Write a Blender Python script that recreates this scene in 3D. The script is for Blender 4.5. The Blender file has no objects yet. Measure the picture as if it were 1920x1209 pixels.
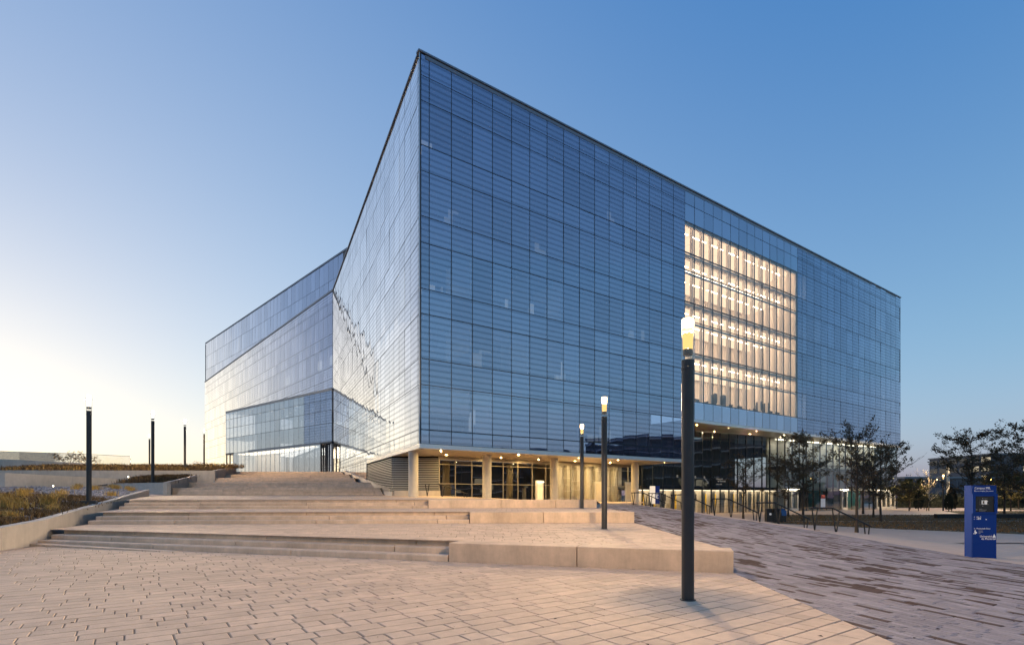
import bpy, math, random
from mathutils import Vector, Matrix

R = math.radians
random.seed(7)
S = bpy.context.scene
COL = S.collection

# ------------------------------------------------------------------ camera
EYE = 1.6
cam = bpy.data.cameras.new("camera")
camo = bpy.data.objects.new("camera", cam)
COL.objects.link(camo)
cam.sensor_width = 36.0
cam.lens = 1000.0 / 1920.0 * 36.0
cam.shift_y = (928.0 - 604.5) / 1920.0
cam.clip_start = 0.1
cam.clip_end = 6000
camo.location = (0, 0, EYE)
camo.rotation_euler = (R(90), 0, 0)
S.camera = camo

# ------------------------------------------------------------------ sky, sun, exposure
SUN_AZ, SUN_EL = -49.0, 3.0
w = bpy.data.worlds.new("World")
S.world = w
w.use_nodes = True
wn = w.node_tree
bg = wn.nodes["Background"]
sky = wn.nodes.new("ShaderNodeTexSky")
sky.sky_type = 'NISHITA'
sky.sun_disc = False
sky.sun_elevation = R(SUN_EL)
sky.sun_rotation = R(SUN_AZ)
sky.air_density = 1.0
sky.dust_density = 0.5
sky.ozone_density = 7.0
gm = wn.nodes.new("ShaderNodeGamma")
gm.inputs[1].default_value = 0.4          # dusk photograph: soft overall contrast
wn.links.new(sky.outputs[0], gm.inputs[0])
# one colour grade for the whole sky (long-exposure twilight), the same in every direction
cmb = wn.nodes.new("ShaderNodeCombineXYZ")
for ch, (row, off) in enumerate((((0.291, 1.651, 0.121), -0.800), ((-0.309, 1.705, 0.309), -0.672), ((-0.188, 0.194, 0.874), 0.015))):
    dt = wn.nodes.new("ShaderNodeVectorMath")
    dt.operation = 'DOT_PRODUCT'
    dt.inputs[1].default_value = row
    wn.links.new(gm.outputs[0], dt.inputs[0])
    ad = wn.nodes.new("ShaderNodeMath")
    ad.operation = 'ADD'
    ad.inputs[1].default_value = off
    wn.links.new(dt.outputs["Value"], ad.inputs[0])
    wn.links.new(ad.outputs[0], cmb.inputs[ch])
mx_ = wn.nodes.new("ShaderNodeVectorMath")
mx_.operation = 'MAXIMUM'
mx_.inputs[1].default_value = (0.015, 0.05, 0.15)
wn.links.new(cmb.outputs[0], mx_.inputs[0])
wn.links.new(mx_.outputs[0], bg.inputs[0])
bg.inputs[1].default_value = 0.12

sl = bpy.data.lights.new("sun", 'SUN')
sl.energy = 0.004
sl.angle = R(35)
sl.color = (1.0, 0.82, 0.6)
so = bpy.data.objects.new("sun", sl)
COL.objects.link(so)
_sd = Vector((math.sin(R(SUN_AZ)) * math.cos(R(SUN_EL)), math.cos(R(SUN_AZ)) * math.cos(R(SUN_EL)), math.sin(R(SUN_EL))))
so.rotation_euler = _sd.to_track_quat('Z', 'Y').to_euler()

S.view_settings.view_transform = 'Standard'
S.view_settings.look = 'None'
S.view_settings.exposure = 2.45
S.view_settings.gamma = 1.0
S.view_settings.use_curve_mapping = False
S.cycles.use_denoising = True
S.cycles.max_bounces = 8
S.cycles.diffuse_bounces = 3
S.cycles.glossy_bounces = 4
S.cycles.transparent_max_bounces = 12
S.cycles.sample_clamp_indirect = 4.0
S.cycles.caustics_reflective = False
S.cycles.caustics_refractive = False
S.cycles.use_light_tree = True


# ------------------------------------------------------------------ helpers
def lerp(a, b, t):
    return a + (b - a) * t


class MB:
    """collects faces of ONE mesh"""
    def __init__(self):
        self.v = []
        self.f = []
        self.m = []

    def poly(self, pts, mi=0):
        n = len(self.v)
        self.v += [tuple(p) for p in pts]
        self.f.append(tuple(range(n, n + len(pts))))
        self.m.append(mi)

    def obox(self, o, ax, ay, az, mi=0, bottom=True):
        """box from corner o with edge vectors"""
        o, ax, ay, az = Vector(o), Vector(ax), Vector(ay), Vector(az)
        if ax.cross(ay).dot(az) < 0:
            o, ax = o + ax, -ax
        n = len(self.v)
        for k in (0, 1):
            for p in (o, o + ax, o + ax + ay, o + ay):
                self.v.append(tuple(p + az * k))
        fs = [(4, 5, 6, 7), (0, 1, 5, 4), (1, 2, 6, 5), (2, 3, 7, 6), (3, 0, 4, 7)]
        if bottom:
            fs.append((3, 2, 1, 0))
        for f in fs:
            self.f.append(tuple(n + i for i in f))
            self.m.append(mi)

    def box(self, x0, x1, y0, y1, z0, z1, mi=0, bottom=True):
        self.obox((x0, y0, z0), (x1 - x0, 0, 0), (0, y1 - y0, 0), (0, 0, z1 - z0), mi, bottom)

    def prism(self, pts, z0, z1, mi=0):
        """plan polygon (ccw) pulled up; z0/z1 numbers or lists"""
        n = len(pts)
        za = z0 if isinstance(z0, (list, tuple)) else [z0] * n
        zb = z1 if isinstance(z1, (list, tuple)) else [z1] * n
        b = len(self.v)
        self.v += [(p[0], p[1], z) for p, z in zip(pts, za)]
        self.v += [(p[0], p[1], z) for p, z in zip(pts, zb)]
        self.f.append(tuple(b + n + i for i in range(n)))
        self.m.append(mi)
        self.f.append(tuple(b + i for i in reversed(range(n))))
        self.m.append(mi)
        for i in range(n):
            j = (i + 1) % n
            self.f.append((b + i, b + j, b + n + j, b + n + i))
            self.m.append(mi)

    def tube(self, p0, p1, r0, r1=None, n=8, cap=True, mi=0):
        r1 = r0 if r1 is None else r1
        p0, p1 = Vector(p0), Vector(p1)
        d = (p1 - p0).normalized()
        a = d.orthogonal().normalized()
        b = d.cross(a)
        k = len(self.v)
        for p, r in ((p0, r0), (p1, r1)):
            for i in range(n):
                t = 2 * math.pi * i / n
                self.v.append(tuple(p + (a * math.cos(t) + b * math.sin(t)) * r))
        for i in range(n):
            j = (i + 1) % n
            self.f.append((k + i, k + j, k + n + j, k + n + i))
            self.m.append(mi)
        if cap:
            self.f.append(tuple(k + n + i for i in range(n)))
            self.m.append(mi)
            self.f.append(tuple(k + i for i in reversed(range(n))))
            self.m.append(mi)

    def lathe(self, prof, c=(0, 0, 0), n=20, mi=0):
        k = len(self.v)
        for r, z in prof:
            for i in range(n):
                t = 2 * math.pi * i / n
                self.v.append((c[0] + r * math.cos(t), c[1] + r * math.sin(t), c[2] + z))
        for q in range(len(prof) - 1):
            for i in range(n):
                j = (i + 1) % n
                self.f.append((k + q * n + i, k + q * n + j, k + (q + 1) * n + j, k + (q + 1) * n + i))
                self.m.append(mi)

    def mesh(self, name, mats=(), smooth=False):
        me = bpy.data.meshes.new(name)
        me.from_pydata(self.v, [], self.f)
        for m in mats:
            me.materials.append(m)
        if any(self.m):
            me.polygons.foreach_set("material_index", self.m)
        if smooth:
            me.polygons.foreach_set("use_smooth", [True] * len(self.f))
        me.update()
        return me

    def build(self, name, mat, parent=None, smooth=False, label=None, cat=None, group=None, kind=None):
        mats = mat if isinstance(mat, (list, tuple)) else (mat,)
        return obj(name, self.mesh(name, mats, smooth), parent, label, cat, group, kind)


def obj(name, data, parent=None, label=None, cat=None, group=None, kind=None, loc=None):
    o = bpy.data.objects.new(name, data)
    COL.objects.link(o)
    if parent is not None:
        o.parent = parent
    if loc is not None:
        o.location = loc
    tag(o, label, cat, group, kind)
    return o


def tag(o, label=None, cat=None, group=None, kind=None):
    if label:
        o["label"] = label
    if cat:
        o["category"] = cat
    if group:
        o["group"] = group
    if kind:
        o["kind"] = kind
    return o


def empty(name, loc=(0, 0, 0), rz=0.0, **k):
    o = obj(name, None, **k)
    o.location = loc
    o.rotation_euler = (0, 0, rz)
    return o


def copy_tree(o, parent=None):
    c = o.copy()
    COL.objects.link(c)
    c.parent = parent
    for ch in list(o.children):
        copy_tree(ch, c)
    return c


# ------------------------------------------------------------------ materials
def mat(name):
    m = bpy.data.materials.new(name)
    m.use_nodes = True
    return m, m.node_tree.nodes, m.node_tree.links


def principled(name, col, rough=0.7, metal=0.0, noise=None, var=0.15, bump=0.0, nscale=6.0, rand=0.0, spec=0.4, stain=0.0):
    m, n, l = mat(name)
    b = n["Principled BSDF"]
    b.inputs["Roughness"].default_value = rough
    b.inputs["Metallic"].default_value = metal
    b.inputs["Specular IOR Level"].default_value = spec
    c = (*col, 1)
    b.inputs["Base Color"].default_value = c
    src = None
    if noise or rand or stain:
        geo = n.new("ShaderNodeNewGeometry")
        mul = n.new("ShaderNodeMix")
        mul.data_type = 'RGBA'
        mul.blend_type = 'MULTIPLY'
        mul.inputs[0].default_value = 1.0
        mul.inputs[6].default_value = c
        val = None
        if noise:
            t = n.new("ShaderNodeTexNoise")
            t.inputs["Scale"].default_value = nscale
            t.inputs["Detail"].default_value = 6
            t.inputs["Roughness"].default_value = 0.65
            l.new(geo.outputs["Position"], t.inputs["Vector"])
            mr = n.new("ShaderNodeMapRange")
            mr.inputs[1].default_value = 0.25
            mr.inputs[2].default_value = 0.75
            mr.inputs[3].default_value = 1 - var
            mr.inputs[4].default_value = 1 + var
            l.new(t.outputs["Fac"], mr.inputs[0])
            val = mr.outputs[0]
            if bump:
                bp = n.new("ShaderNodeBump")
                bp.inputs["Strength"].default_value = bump
                bp.inputs["Distance"].default_value = 0.02
                t2 = n.new("ShaderNodeTexNoise")
                t2.inputs["Scale"].default_value = nscale * 9
                t2.inputs["Detail"].default_value = 4
                l.new(geo.outputs["Position"], t2.inputs["Vector"])
                l.new(t2.outputs["Fac"], bp.inputs["Height"])
                l.new(bp.outputs[0], b.inputs["Normal"])
        if rand:
            mr2 = n.new("ShaderNodeMapRange")
            mr2.inputs[3].default_value = 1 - rand
            mr2.inputs[4].default_value = 1 + rand
            l.new(geo.outputs["Random Per Island"], mr2.inputs[0])
            oi = n.new("ShaderNodeObjectInfo")
            mr3 = n.new("ShaderNodeMapRange")
            mr3.inputs[3].default_value = 1 - rand * 0.6
            mr3.inputs[4].default_value = 1 + rand * 0.6
            l.new(oi.outputs["Random"], mr3.inputs[0])
            mm = n.new("ShaderNodeMath")
            mm.operation = 'MULTIPLY'
            l.new(mr2.outputs[0], mm.inputs[0])
            l.new(mr3.outputs[0], mm.inputs[1])
            if val is not None:
                m2 = n.new("ShaderNodeMath")
                m2.operation = 'MULTIPLY'
                l.new(val, m2.inputs[0])
                l.new(mm.outputs[0], m2.inputs[1])
                val = m2.outputs[0]
            else:
                val = mm.outputs[0]
        if stain:
            t3 = n.new("ShaderNodeTexNoise")
            t3.inputs["Scale"].default_value = 0.55
            t3.inputs["Detail"].default_value = 8
            t3.inputs["Roughness"].default_value = 0.7
            mp3 = n.new("ShaderNodeMapping")      # weathering runs down upright faces
            mp3.inputs["Scale"].default_value = (2.6, 2.6, 0.5)
            l.new(geo.outputs["Position"], mp3.inputs["Vector"])
            l.new(mp3.outputs[0], t3.inputs["Vector"])
            mr4 = n.new("ShaderNodeMapRange")
            mr4.inputs[1].default_value = 0.35
            mr4.inputs[2].default_value = 0.7
            mr4.inputs[3].default_value = 1 + stain * 0.4
            mr4.inputs[4].default_value = 1 - stain
            l.new(t3.outputs["Fac"], mr4.inputs[0])
            if val is not None:
                m5 = n.new("ShaderNodeMath")
                m5.operation = 'MULTIPLY'
                l.new(val, m5.inputs[0])
                l.new(mr4.outputs[0], m5.inputs[1])
                val = m5.outputs[0]
            else:
                val = mr4.outputs[0]
        l.new(val, mul.inputs[7])
        l.new(mul.outputs[2], b.inputs["Base Color"])
    return m


def emit(name, col, strength):
    m, n, l = mat(name)
    n.remove(n["Principled BSDF"])
    e = n.new("ShaderNodeEmission")
    e.inputs[0].default_value = (*col, 1)
    e.inputs[1].default_value = strength
    l.new(e.outputs[0], n["Material Output"].inputs[0])
    return m


def glass(name, tint, refl, refl_col=(0.9, 0.95, 1.0), frit=None, rough=0.0, ior=1.5, per=0.41, wav=0.0, fritcol=(0.62, 0.64, 0.66)):
    """coated glazing: mirror share over clear (or fritted) glass"""
    m, n, l = mat(name)
    n.remove(n["Principled BSDF"])
    out = n["Material Output"]
    tr = n.new("ShaderNodeBsdfTransparent")
    tr.inputs[0].default_value = (*tint, 1)
    gl = n.new("ShaderNodeBsdfGlossy")
    gl.inputs["Color"].default_value = (*refl_col, 1)
    gl.inputs["Roughness"].default_value = rough
    geo = n.new("ShaderNodeNewGeometry")
    if wav:
        t = n.new("ShaderNodeTexNoise")
        t.inputs["Scale"].default_value = 0.9
        t.inputs["Detail"].default_value = 1
        l.new(geo.outputs["Position"], t.inputs["Vector"])
        bp = n.new("ShaderNodeBump")
        bp.inputs["Strength"].default_value = 1.0
        bp.inputs["Distance"].default_value = wav
        l.new(t.outputs["Fac"], bp.inputs["Height"])
        l.new(bp.outputs[0], gl.inputs["Normal"])
    fr = n.new("ShaderNodeFresnel")
    fr.inputs[0].default_value = ior
    mr = n.new("ShaderNodeMapRange")
    mr.inputs[1].default_value = 0.11
    mr.inputs[2].default_value = 0.33
    mr.inputs[3].default_value = refl
    mr.inputs[4].default_value = 0.97
    l.new(fr.outputs[0], mr.inputs[0])
    # coating: coloured mirror seen square on, neutral at a glancing angle
    mrc = n.new("ShaderNodeMapRange")
    mrc.inputs[1].default_value = 0.14
    mrc.inputs[2].default_value = 0.30
    l.new(fr.outputs[0], mrc.inputs[0])
    mc = n.new("ShaderNodeMix")
    mc.data_type = 'RGBA'
    mc.inputs[6].default_value = (*refl_col, 1)
    mc.inputs[7].default_value = (1, 1, 1, 1)
    l.new(mrc.outputs[0], mc.inputs[0])
    l.new(mc.outputs[2], gl.inputs["Color"])
    under = tr.outputs[0]
    if frit:
        df = n.new("ShaderNodeBsdfDiffuse")
        df.inputs[0].default_value = (*fritcol, 1)
        sx = n.new("ShaderNodeSeparateXYZ")
        l.new(geo.outputs["Position"], sx.inputs[0])
        a = n.new("ShaderNodeMath")
        a.operation = 'MULTIPLY'
        a.inputs[1].default_value = 2 * math.pi / per
        l.new(sx.outputs[2], a.inputs[0])
        s = n.new("ShaderNodeMath")
        s.operation = 'SINE'
        l.new(a.outputs[0], s.inputs[0])
        q = n.new("ShaderNodeMapRange")
        q.inputs[1].default_value = -0.9
        q.inputs[2].default_value = 0.1
        q.inputs[3].default_value = frit[0]
        q.inputs[4].default_value = frit[1]
        l.new(s.outputs[0], q.inputs[0])
        mf = n.new("ShaderNodeMixShader")
        l.new(q.outputs[0], mf.inputs[0])
        l.new(tr.outputs[0], mf.inputs[1])
        l.new(df.outputs[0], mf.inputs[2])
        under = mf.outputs[0]
        # the frit also breaks up the mirror a little: dark lines mirror less
        q2 = n.new("ShaderNodeMapRange")
        q2.inputs[1].default_value = -0.9
        q2.inputs[2].default_value = 0.1
        q2.inputs[3].default_value = 0.72
        q2.inputs[4].default_value = 1.0
        l.new(s.outputs[0], q2.inputs[0])
        mm = n.new("ShaderNodeMath")
        mm.operation = 'MULTIPLY'
        l.new(mr.outputs[0], mm.inputs[0])
        l.new(q2.outputs[0], mm.inputs[1])
        fac = mm.outputs[0]
    else:
        fac = mr.outputs[0]
    # panes are not all alike: slightly different mirror strength from pane to pane
    oi_ = n.new("ShaderNodeObjectInfo")
    sm = n.new("ShaderNodeMath")
    sm.operation = 'ADD'
    l.new(oi_.outputs["Random"], sm.inputs[0])
    l.new(geo.outputs["Random Per Island"], sm.inputs[1])
    frc = n.new("ShaderNodeMath")
    frc.operation = 'FRACT'
    l.new(sm.outputs[0], frc.inputs[0])
    mv = n.new("ShaderNodeMapRange")
    mv.inputs[3].default_value = 0.90
    mv.inputs[4].default_value = 1.06
    l.new(frc.outputs[0], mv.inputs[0])
    mk = n.new("ShaderNodeMath")
    mk.operation = 'MULTIPLY'
    l.new(fac, mk.inputs[0])
    l.new(mv.outputs[0], mk.inputs[1])
    fac = mk.outputs[0]
    mx = n.new("ShaderNodeMixShader")
    l.new(fac, mx.inputs[0])
    l.new(under, mx.inputs[1])
    l.new(gl.outputs[0], mx.inputs[2])
    l.new(mx.outputs[0], out.inputs[0])
    return m


def brick_mat(name, c1, c2, mortar, sx, sy, rot, msize=0.02, rough=0.8):
    m, n, l = mat(name)
    b = n["Principled BSDF"]
    b.inputs["Roughness"].default_value = rough
    geo = n.new("ShaderNodeNewGeometry")
    mp = n.new("ShaderNodeMapping")
    mp.inputs["Rotation"].default_value = (0, 0, rot)
    l.new(geo.outputs["Position"], mp.inputs["Vector"])
    t = n.new("ShaderNodeTexBrick")
    t.inputs["Color1"].default_value = (*c1, 1)
    t.inputs["Color2"].default_value = (*c2, 1)
    t.inputs["Mortar"].default_value = (*mortar, 1)
    t.inputs["Scale"].default_value = 1.0
    t.inputs["Mortar Size"].default_value = msize
    t.inputs["Brick Width"].default_value = sx
    t.inputs["Row Height"].default_value = sy
    l.new(mp.outputs[0], t.inputs["Vector"])
    l.new(t.outputs["Color"], b.inputs["Base Color"])
    return m


PAVE = (0.63, 0.465, 0.34)
M = {}
M['paver'] = principled("paver_concrete", PAVE, 0.85, noise=1, var=0.10, bump=0.25, nscale=5, rand=0.11, stain=0.16)
M['joint'] = principled("paver_joint_sand", (0.14, 0.105, 0.082), 0.95, noise=1, var=0.3, nscale=20)
M['step'] = principled("precast_step", (0.64, 0.47, 0.34), 0.8, noise=1, var=0.12, bump=0.2, nscale=4, rand=0.15, stain=0.26)
M['step_top'] = M['step']
M['conc'] = principled("cast_concrete", (0.52, 0.46, 0.40), 0.8, noise=1, var=0.10, bump=0.15, nscale=2.5, stain=0.16)
M['conc_lt'] = principled("light_pavement", (0.58, 0.44, 0.34), 0.8, noise=1, var=0.08, bump=0.1, nscale=3, stain=0.1)
M['terr'] = brick_mat("terrace_paving", PAVE, tuple(c * 0.9 for c in PAVE), tuple(c * 0.45 for c in PAVE), 0.52, 0.28, 0.0, 0.012)
M['brick'] = principled("grey_brick", (0.30, 0.262, 0.27), 0.8, noise=1, var=0.14, bump=0.3, nscale=8, rand=0.26, stain=0.2)
M['brick_dk'] = principled("brown_brick", (0.085, 0.048, 0.034), 0.8, noise=1, var=0.15, bump=0.2, nscale=8, rand=0.15)
M['pathbase'] = principled("path_joint", (0.14, 0.12, 0.12), 0.95)
M['ground'] = principled("ground_soil", (0.12, 0.10, 0.07), 0.95, noise=1, var=0.3, nscale=0.3)
M['soil'] = principled("planter_soil", (0.075, 0.06, 0.05), 0.95, noise=1, var=0.4, nscale=3)
M['lawn'] = principled("lawn_turf", (0.06, 0.048, 0.02), 0.95, noise=1, var=0.35, bump=0.5, nscale=2)
M['mull'] = principled("mullion_metal", (0.025, 0.032, 0.045), 0.45, metal=0.3)
M['coping'] = principled("coping_metal", (0.18, 0.20, 0.24), 0.4, metal=0.5)
M['fascia'] = principled("fascia_aluminium", (0.62, 0.63, 0.65), 0.35, metal=0.6, noise=1, var=0.05, nscale=1)
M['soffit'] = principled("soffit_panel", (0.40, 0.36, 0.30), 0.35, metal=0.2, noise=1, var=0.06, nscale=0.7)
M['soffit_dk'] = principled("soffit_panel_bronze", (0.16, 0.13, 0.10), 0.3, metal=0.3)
M['column'] = principled("column_concrete", (0.45, 0.42, 0.37), 0.75, noise=1, var=0.10, bump=0.15, nscale=2.5, stain=0.12)
M['slat'] = principled("louvre_aluminium", (0.55, 0.54, 0.50), 0.35, metal=0.5)
M['dark'] = principled("dark_interior", (0.035, 0.035, 0.04), 0.8)
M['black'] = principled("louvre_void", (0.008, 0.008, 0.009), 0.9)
M['inwall'] = principled("office_wall", (0.075, 0.08, 0.10), 0.8, noise=1, var=0.3, nscale=0.35)
M['white'] = principled("interior_white", (0.84, 0.80, 0.76), 0.7)
M['lobbywall'] = principled("lobby_concrete", (0.55, 0.50, 0.42), 0.8, noise=1, var=0.12, nscale=1.2)
M['yellow'] = principled("yellow_lockers", (0.72, 0.46, 0.02), 0.5)
M['frame_dk'] = principled("door_frame_dark", (0.05, 0.05, 0.055), 0.4)
M['frame_lt'] = principled("door_frame_aluminium", (0.6, 0.58, 0.53), 0.4, metal=0.4)
M['pole'] = principled("pole_anthracite", (0.045, 0.042, 0.042), 0.42, metal=0.2, noise=1, var=0.15, nscale=3)
M['rail'] = principled("rail_black_steel", (0.02, 0.02, 0.022), 0.45, metal=0.3)
M['blue'] = principled("sign_blue", (0.002, 0.028, 0.19), 0.55, spec=0.2)
M['blue_lt'] = M['blue']
M['screen'] = principled("map_panel", (0.018, 0.018, 0.02), 0.25)
M['paint_w'] = principled("white_print", (0.8, 0.8, 0.8), 0.6)
M['print_g'] = principled("grey_print", (0.25, 0.25, 0.26), 0.6)
M['red'] = principled("red_notice", (0.55, 0.06, 0.04), 0.6)
M['bark'] = principled("bark", (0.05, 0.038, 0.03), 0.9, noise=1, var=0.3, nscale=8)
M['bark_pale'] = principled("pale_bark", (0.42, 0.36, 0.26), 0.85, noise=1, var=0.2, nscale=6)
M['leaf'] = principled("autumn_leaf", (0.11, 0.075, 0.035), 0.7, rand=0.45)
M['leaf_y'] = principled("olive_leaf", (0.10, 0.085, 0.025), 0.7, rand=0.4)
M['ever'] = principled("evergreen_leaf", (0.018, 0.024, 0.014), 0.8, rand=0.4)
M['grass_g'] = principled("golden_grass", (0.46, 0.30, 0.09), 0.8, rand=0.35)
M['grass_b'] = principled("brown_groundcover", (0.15, 0.09, 0.038), 0.9, rand=0.45)
M['stone'] = principled("slate_stone", (0.17, 0.16, 0.165), 0.6, rand=0.55)
M['bin'] = principled("bin_black", (0.012, 0.012, 0.013), 0.45)
M['bin_b'] = principled("bin_blue", (0.01, 0.06, 0.2), 0.45)
M['farwall'] = principled("far_wall", (0.15, 0.14, 0.15), 0.8, noise=1, var=0.15, nscale=0.1)
M['farglass'] = principled("far_glass", (0.05, 0.07, 0.09), 0.15)
M['balcony'] = principled("balcony_edge", (0.6, 0.6, 0.62), 0.7)
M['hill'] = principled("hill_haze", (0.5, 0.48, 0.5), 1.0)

M['g_frit'] = glass("fritted_glass", (0.42, 0.52, 0.68), 0.40, (0.60, 0.72, 1.0), frit=(0.05, 0.26), fritcol=(0.09, 0.10, 0.17))
M['g_plain'] = glass("spandrel_glass", (0.30, 0.36, 0.48), 0.50, (0.64, 0.76, 1.0))
M['g_clear'] = glass("vision_glass", (0.90, 0.92, 0.93), 0.14, (0.9, 0.95, 1.0))
M['g_pod'] = glass("pavilion_glass", (0.56, 0.58, 0.62), 0.48, (0.80, 0.88, 1.0))
M['g_lobby'] = glass("lobby_glass", (0.70, 0.78, 0.76), 0.22, (0.9, 0.97, 1.0))
M['g_store'] = glass("storefront_glass", (0.80, 0.80, 0.78), 0.20, (1, 0.97, 0.92))
M['g_lamp'] = glass("lantern_glass", (0.97, 0.96, 0.94), 0.05, (1, 1, 1), ior=1.15)
M['g_rail'] = glass("balustrade_glass", (0.93, 0.94, 0.93), 0.10, (1, 1, 1))

WARM = (1.0, 0.80, 0.50)
M['e_lamp'] = emit("lamp_glow", (1.0, 0.64, 0.24), 3.0)
M['e_lampfar'] = emit("lamp_glow_far", (1.0, 0.60, 0.16), 6.0)
M['e_down'] = emit("downlight_glow", (1.0, 0.66, 0.25), 900.0)
M['e_ceil'] = emit("ceiling_panel_glow", (1.0, 0.68, 0.42), 0.28)
M['e_ceil2'] = emit("ceiling_strip_glow", (1.0, 0.80, 0.56), 1.2)
M['e_line'] = emit("linear_lamp_glow", (1.0, 0.66, 0.40), 7.0)
M['e_room'] = emit("office_lamp_glow", (1.0, 0.90, 0.72), 0.25)
M['e_b1'] = emit("dim_room_glow", (1.0, 0.93, 0.78), 0.035)
M['e_b2'] = emit("lit_blind_glow", (1.0, 0.93, 0.78), 0.07)
M['e_b3'] = emit("lit_stair_glow", (1.0, 0.94, 0.82), 0.20)
M['e_lobby2'] = emit("lobby_ceiling_glow", (1.0, 0.83, 0.58), 0.95)
M['e_lobby'] = emit("lobby_lamp_glow", (1.0, 0.74, 0.36), 8.5)
M['e_white'] = emit("lobby_white_glow", (1.0, 0.86, 0.66), 2.0)
M['e_spot'] = emit("wall_spot_glow", (1.0, 0.86, 0.60), 5.0)
M['e_win'] = emit("lit_window_glow", (1.0, 0.85, 0.6), 0.11)

# ================================================================== SETTING
# key plan lines (metres; camera stands over the origin, looking along +Y)
F1L, F1R = Vector((-15.3, 17.2)), Vector((4.56, 10.95))      # foot of the first flight / seat wall
F2L, F2R = Vector((-16.7, 21.0)), Vector((5.1, 22.2))
F3L, F3R = Vector((-19.6, 26.6)), Vector((4.75, 29.8))
T1, T2, T3 = 0.45, 0.90, 1.35
# brick path edges: (Y, X, Z)
PL = [(-6, 3.35, 0.0), (5.7, 4.13, 0.0), (11.0, 4.58, 0.0), (16.5, 4.9, 0.20), (21.9, 5.12, 0.44), (26, 5.0, 0.64), (29.7, 4.8, 0.82), (34, 5.6, 0.88), (47, 7.8, 0.88)]
PR = [(-6, 12.6, -0.20), (5.7, 12.8, -0.18), (14.8, 12.75, -0.12), (18.5, 12.75, 0.0), (22.6, 12.6, 0.13), (26, 11.9, 0.30), (29.7, 11.1, 0.47), (35, 10.2, 0.70), (41, 9.4, 0.86), (47, 9.8, 0.88)]


def along(tab, y):
    if y <= tab[0][0]:
        return tab[0][1], tab[0][2]
    for a, b in zip(tab, tab[1:]):
        if y <= b[0]:
            t = (y - a[0]) / (b[0] - a[0])
            return lerp(a[1], b[1], t), lerp(a[2], b[2], t)
    return tab[-1][1], tab[-1][2]


def path_z(x, y):
    xl, zl = along(PL, y)
    xr, zr = along(PR, y)
    t = (x - xl) / (xr - xl)
    return lerp(zl, zr, t) + 0.10 * max(0, t) * max(0, 1 - t) * (1 if y > 8 else 0.3)


# --- ground to the horizon
m = MB()
m.poly([(-2500, -800, -0.62), (2500, -800, -0.62), (2500, 3500, -0.62), (-2500, 3500, -0.62)])
m.build("ground", M['ground'], kind="structure", label="open ground reaching out to the horizon")

# --- front plaza: bed, then pavers on it
plaza = MB()
plaza.poly([(-40, -30, -0.012), (3.0, -30, -0.012), (4.13, 5.7, -0.012), (4.60, 11.3, -0.012), (-15.3, 17.6, -0.012), (-15.0, 16, -0.012), (-40, 16, -0.012)])
plaza_o = plaza.build("plaza_paving", M['joint'], kind="structure", label="beige concrete paved plaza in the foreground")


def clip_poly(poly, a, b):
    """keep the part of poly left of line a->b"""
    out = []
    n = len(poly)
    for i in range(n):
        p, q = poly[i], poly[(i + 1) % n]
        sp = (b[0] - a[0]) * (p[1] - a[1]) - (b[1] - a[1]) * (p[0] - a[0])
        sq = (b[0] - a[0]) * (q[1] - a[1]) - (b[1] - a[1]) * (q[0] - a[0])
        if sp >= 0:
            out.append(p)
        if (sp >= 0) != (sq >= 0):
            t = sp / (sp - sq)
            out.append((p[0] + (q[0] - p[0]) * t, p[1] + (q[1] - p[1]) * t))
    return out


def pave(dirv, row_w, lengths, weights, bounds, clips, gap_row, gap_head, rng, v_rows, u_range):
    """yields plan polygons of pavers in running rows"""
    d = Vector(dirv).normalized()
    nrm = Vector((-d.y, d.x))
    for r in range(v_rows[0], v_rows[1]):
        u = u_range[0] + rng.random() * 0.5
        v0, v1 = r * row_w + gap_row / 2, (r + 1) * row_w - gap_row / 2
        while u < u_range[1]:
            L = rng.choices(lengths, weights)[0]
            a, b = u + gap_head / 2, u + L - gap_head / 2
            u += L
            c = d * ((a + b) / 2) + nrm * ((v0 + v1) / 2)
            if not (bounds[0] < c.x < bounds[1] and bounds[2] < c.y < bounds[3]):
                continue
            p = [tuple(d * a + nrm * v0), tuple(d * b + nrm * v0), tuple(d * b + nrm * v1), tuple(d * a + nrm * v1)]
            for ca, cb in clips:
                p = clip_poly(p, ca, cb)
                if len(p) < 3:
                    break
            if len(p) >= 3:
                yield p


def paver_piece(mb, p, z0, zt, bev=0.009):
    """slab with a small chamfer; zt may be a function of x, y"""
    cx = sum(q[0] for q in p) / len(p)
    cy = sum(q[1] for q in p) / len(p)
    n = len(p)
    b = len(mb.v)
    f = zt if callable(zt) else (lambda x, y: zt)
    for q in p:
        mb.v.append((q[0], q[1], f(*q) + z0))
    for q in p:
        mb.v.append((q[0], q[1], f(*q) - bev))
    for q in p:
        d = Vector((cx - q[0], cy - q[1]))
        k = min(bev, d.length * 0.3)
        d = d.normalized() * k * 1.4
        mb.v.append((q[0] + d.x, q[1] + d.y, f(*q)))
    mb.f.append(tuple(b + 2 * n + i for i in range(n)))
    mb.m.append(0)
    for lev in (0, 1):
        for i in range(n):
            j = (i + 1) % n
            mb.f.append((b + lev * n + i, b + lev * n + j, b + (lev + 1) * n + j, b + (lev + 1) * n + i))
            mb.m.append(0)


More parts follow.
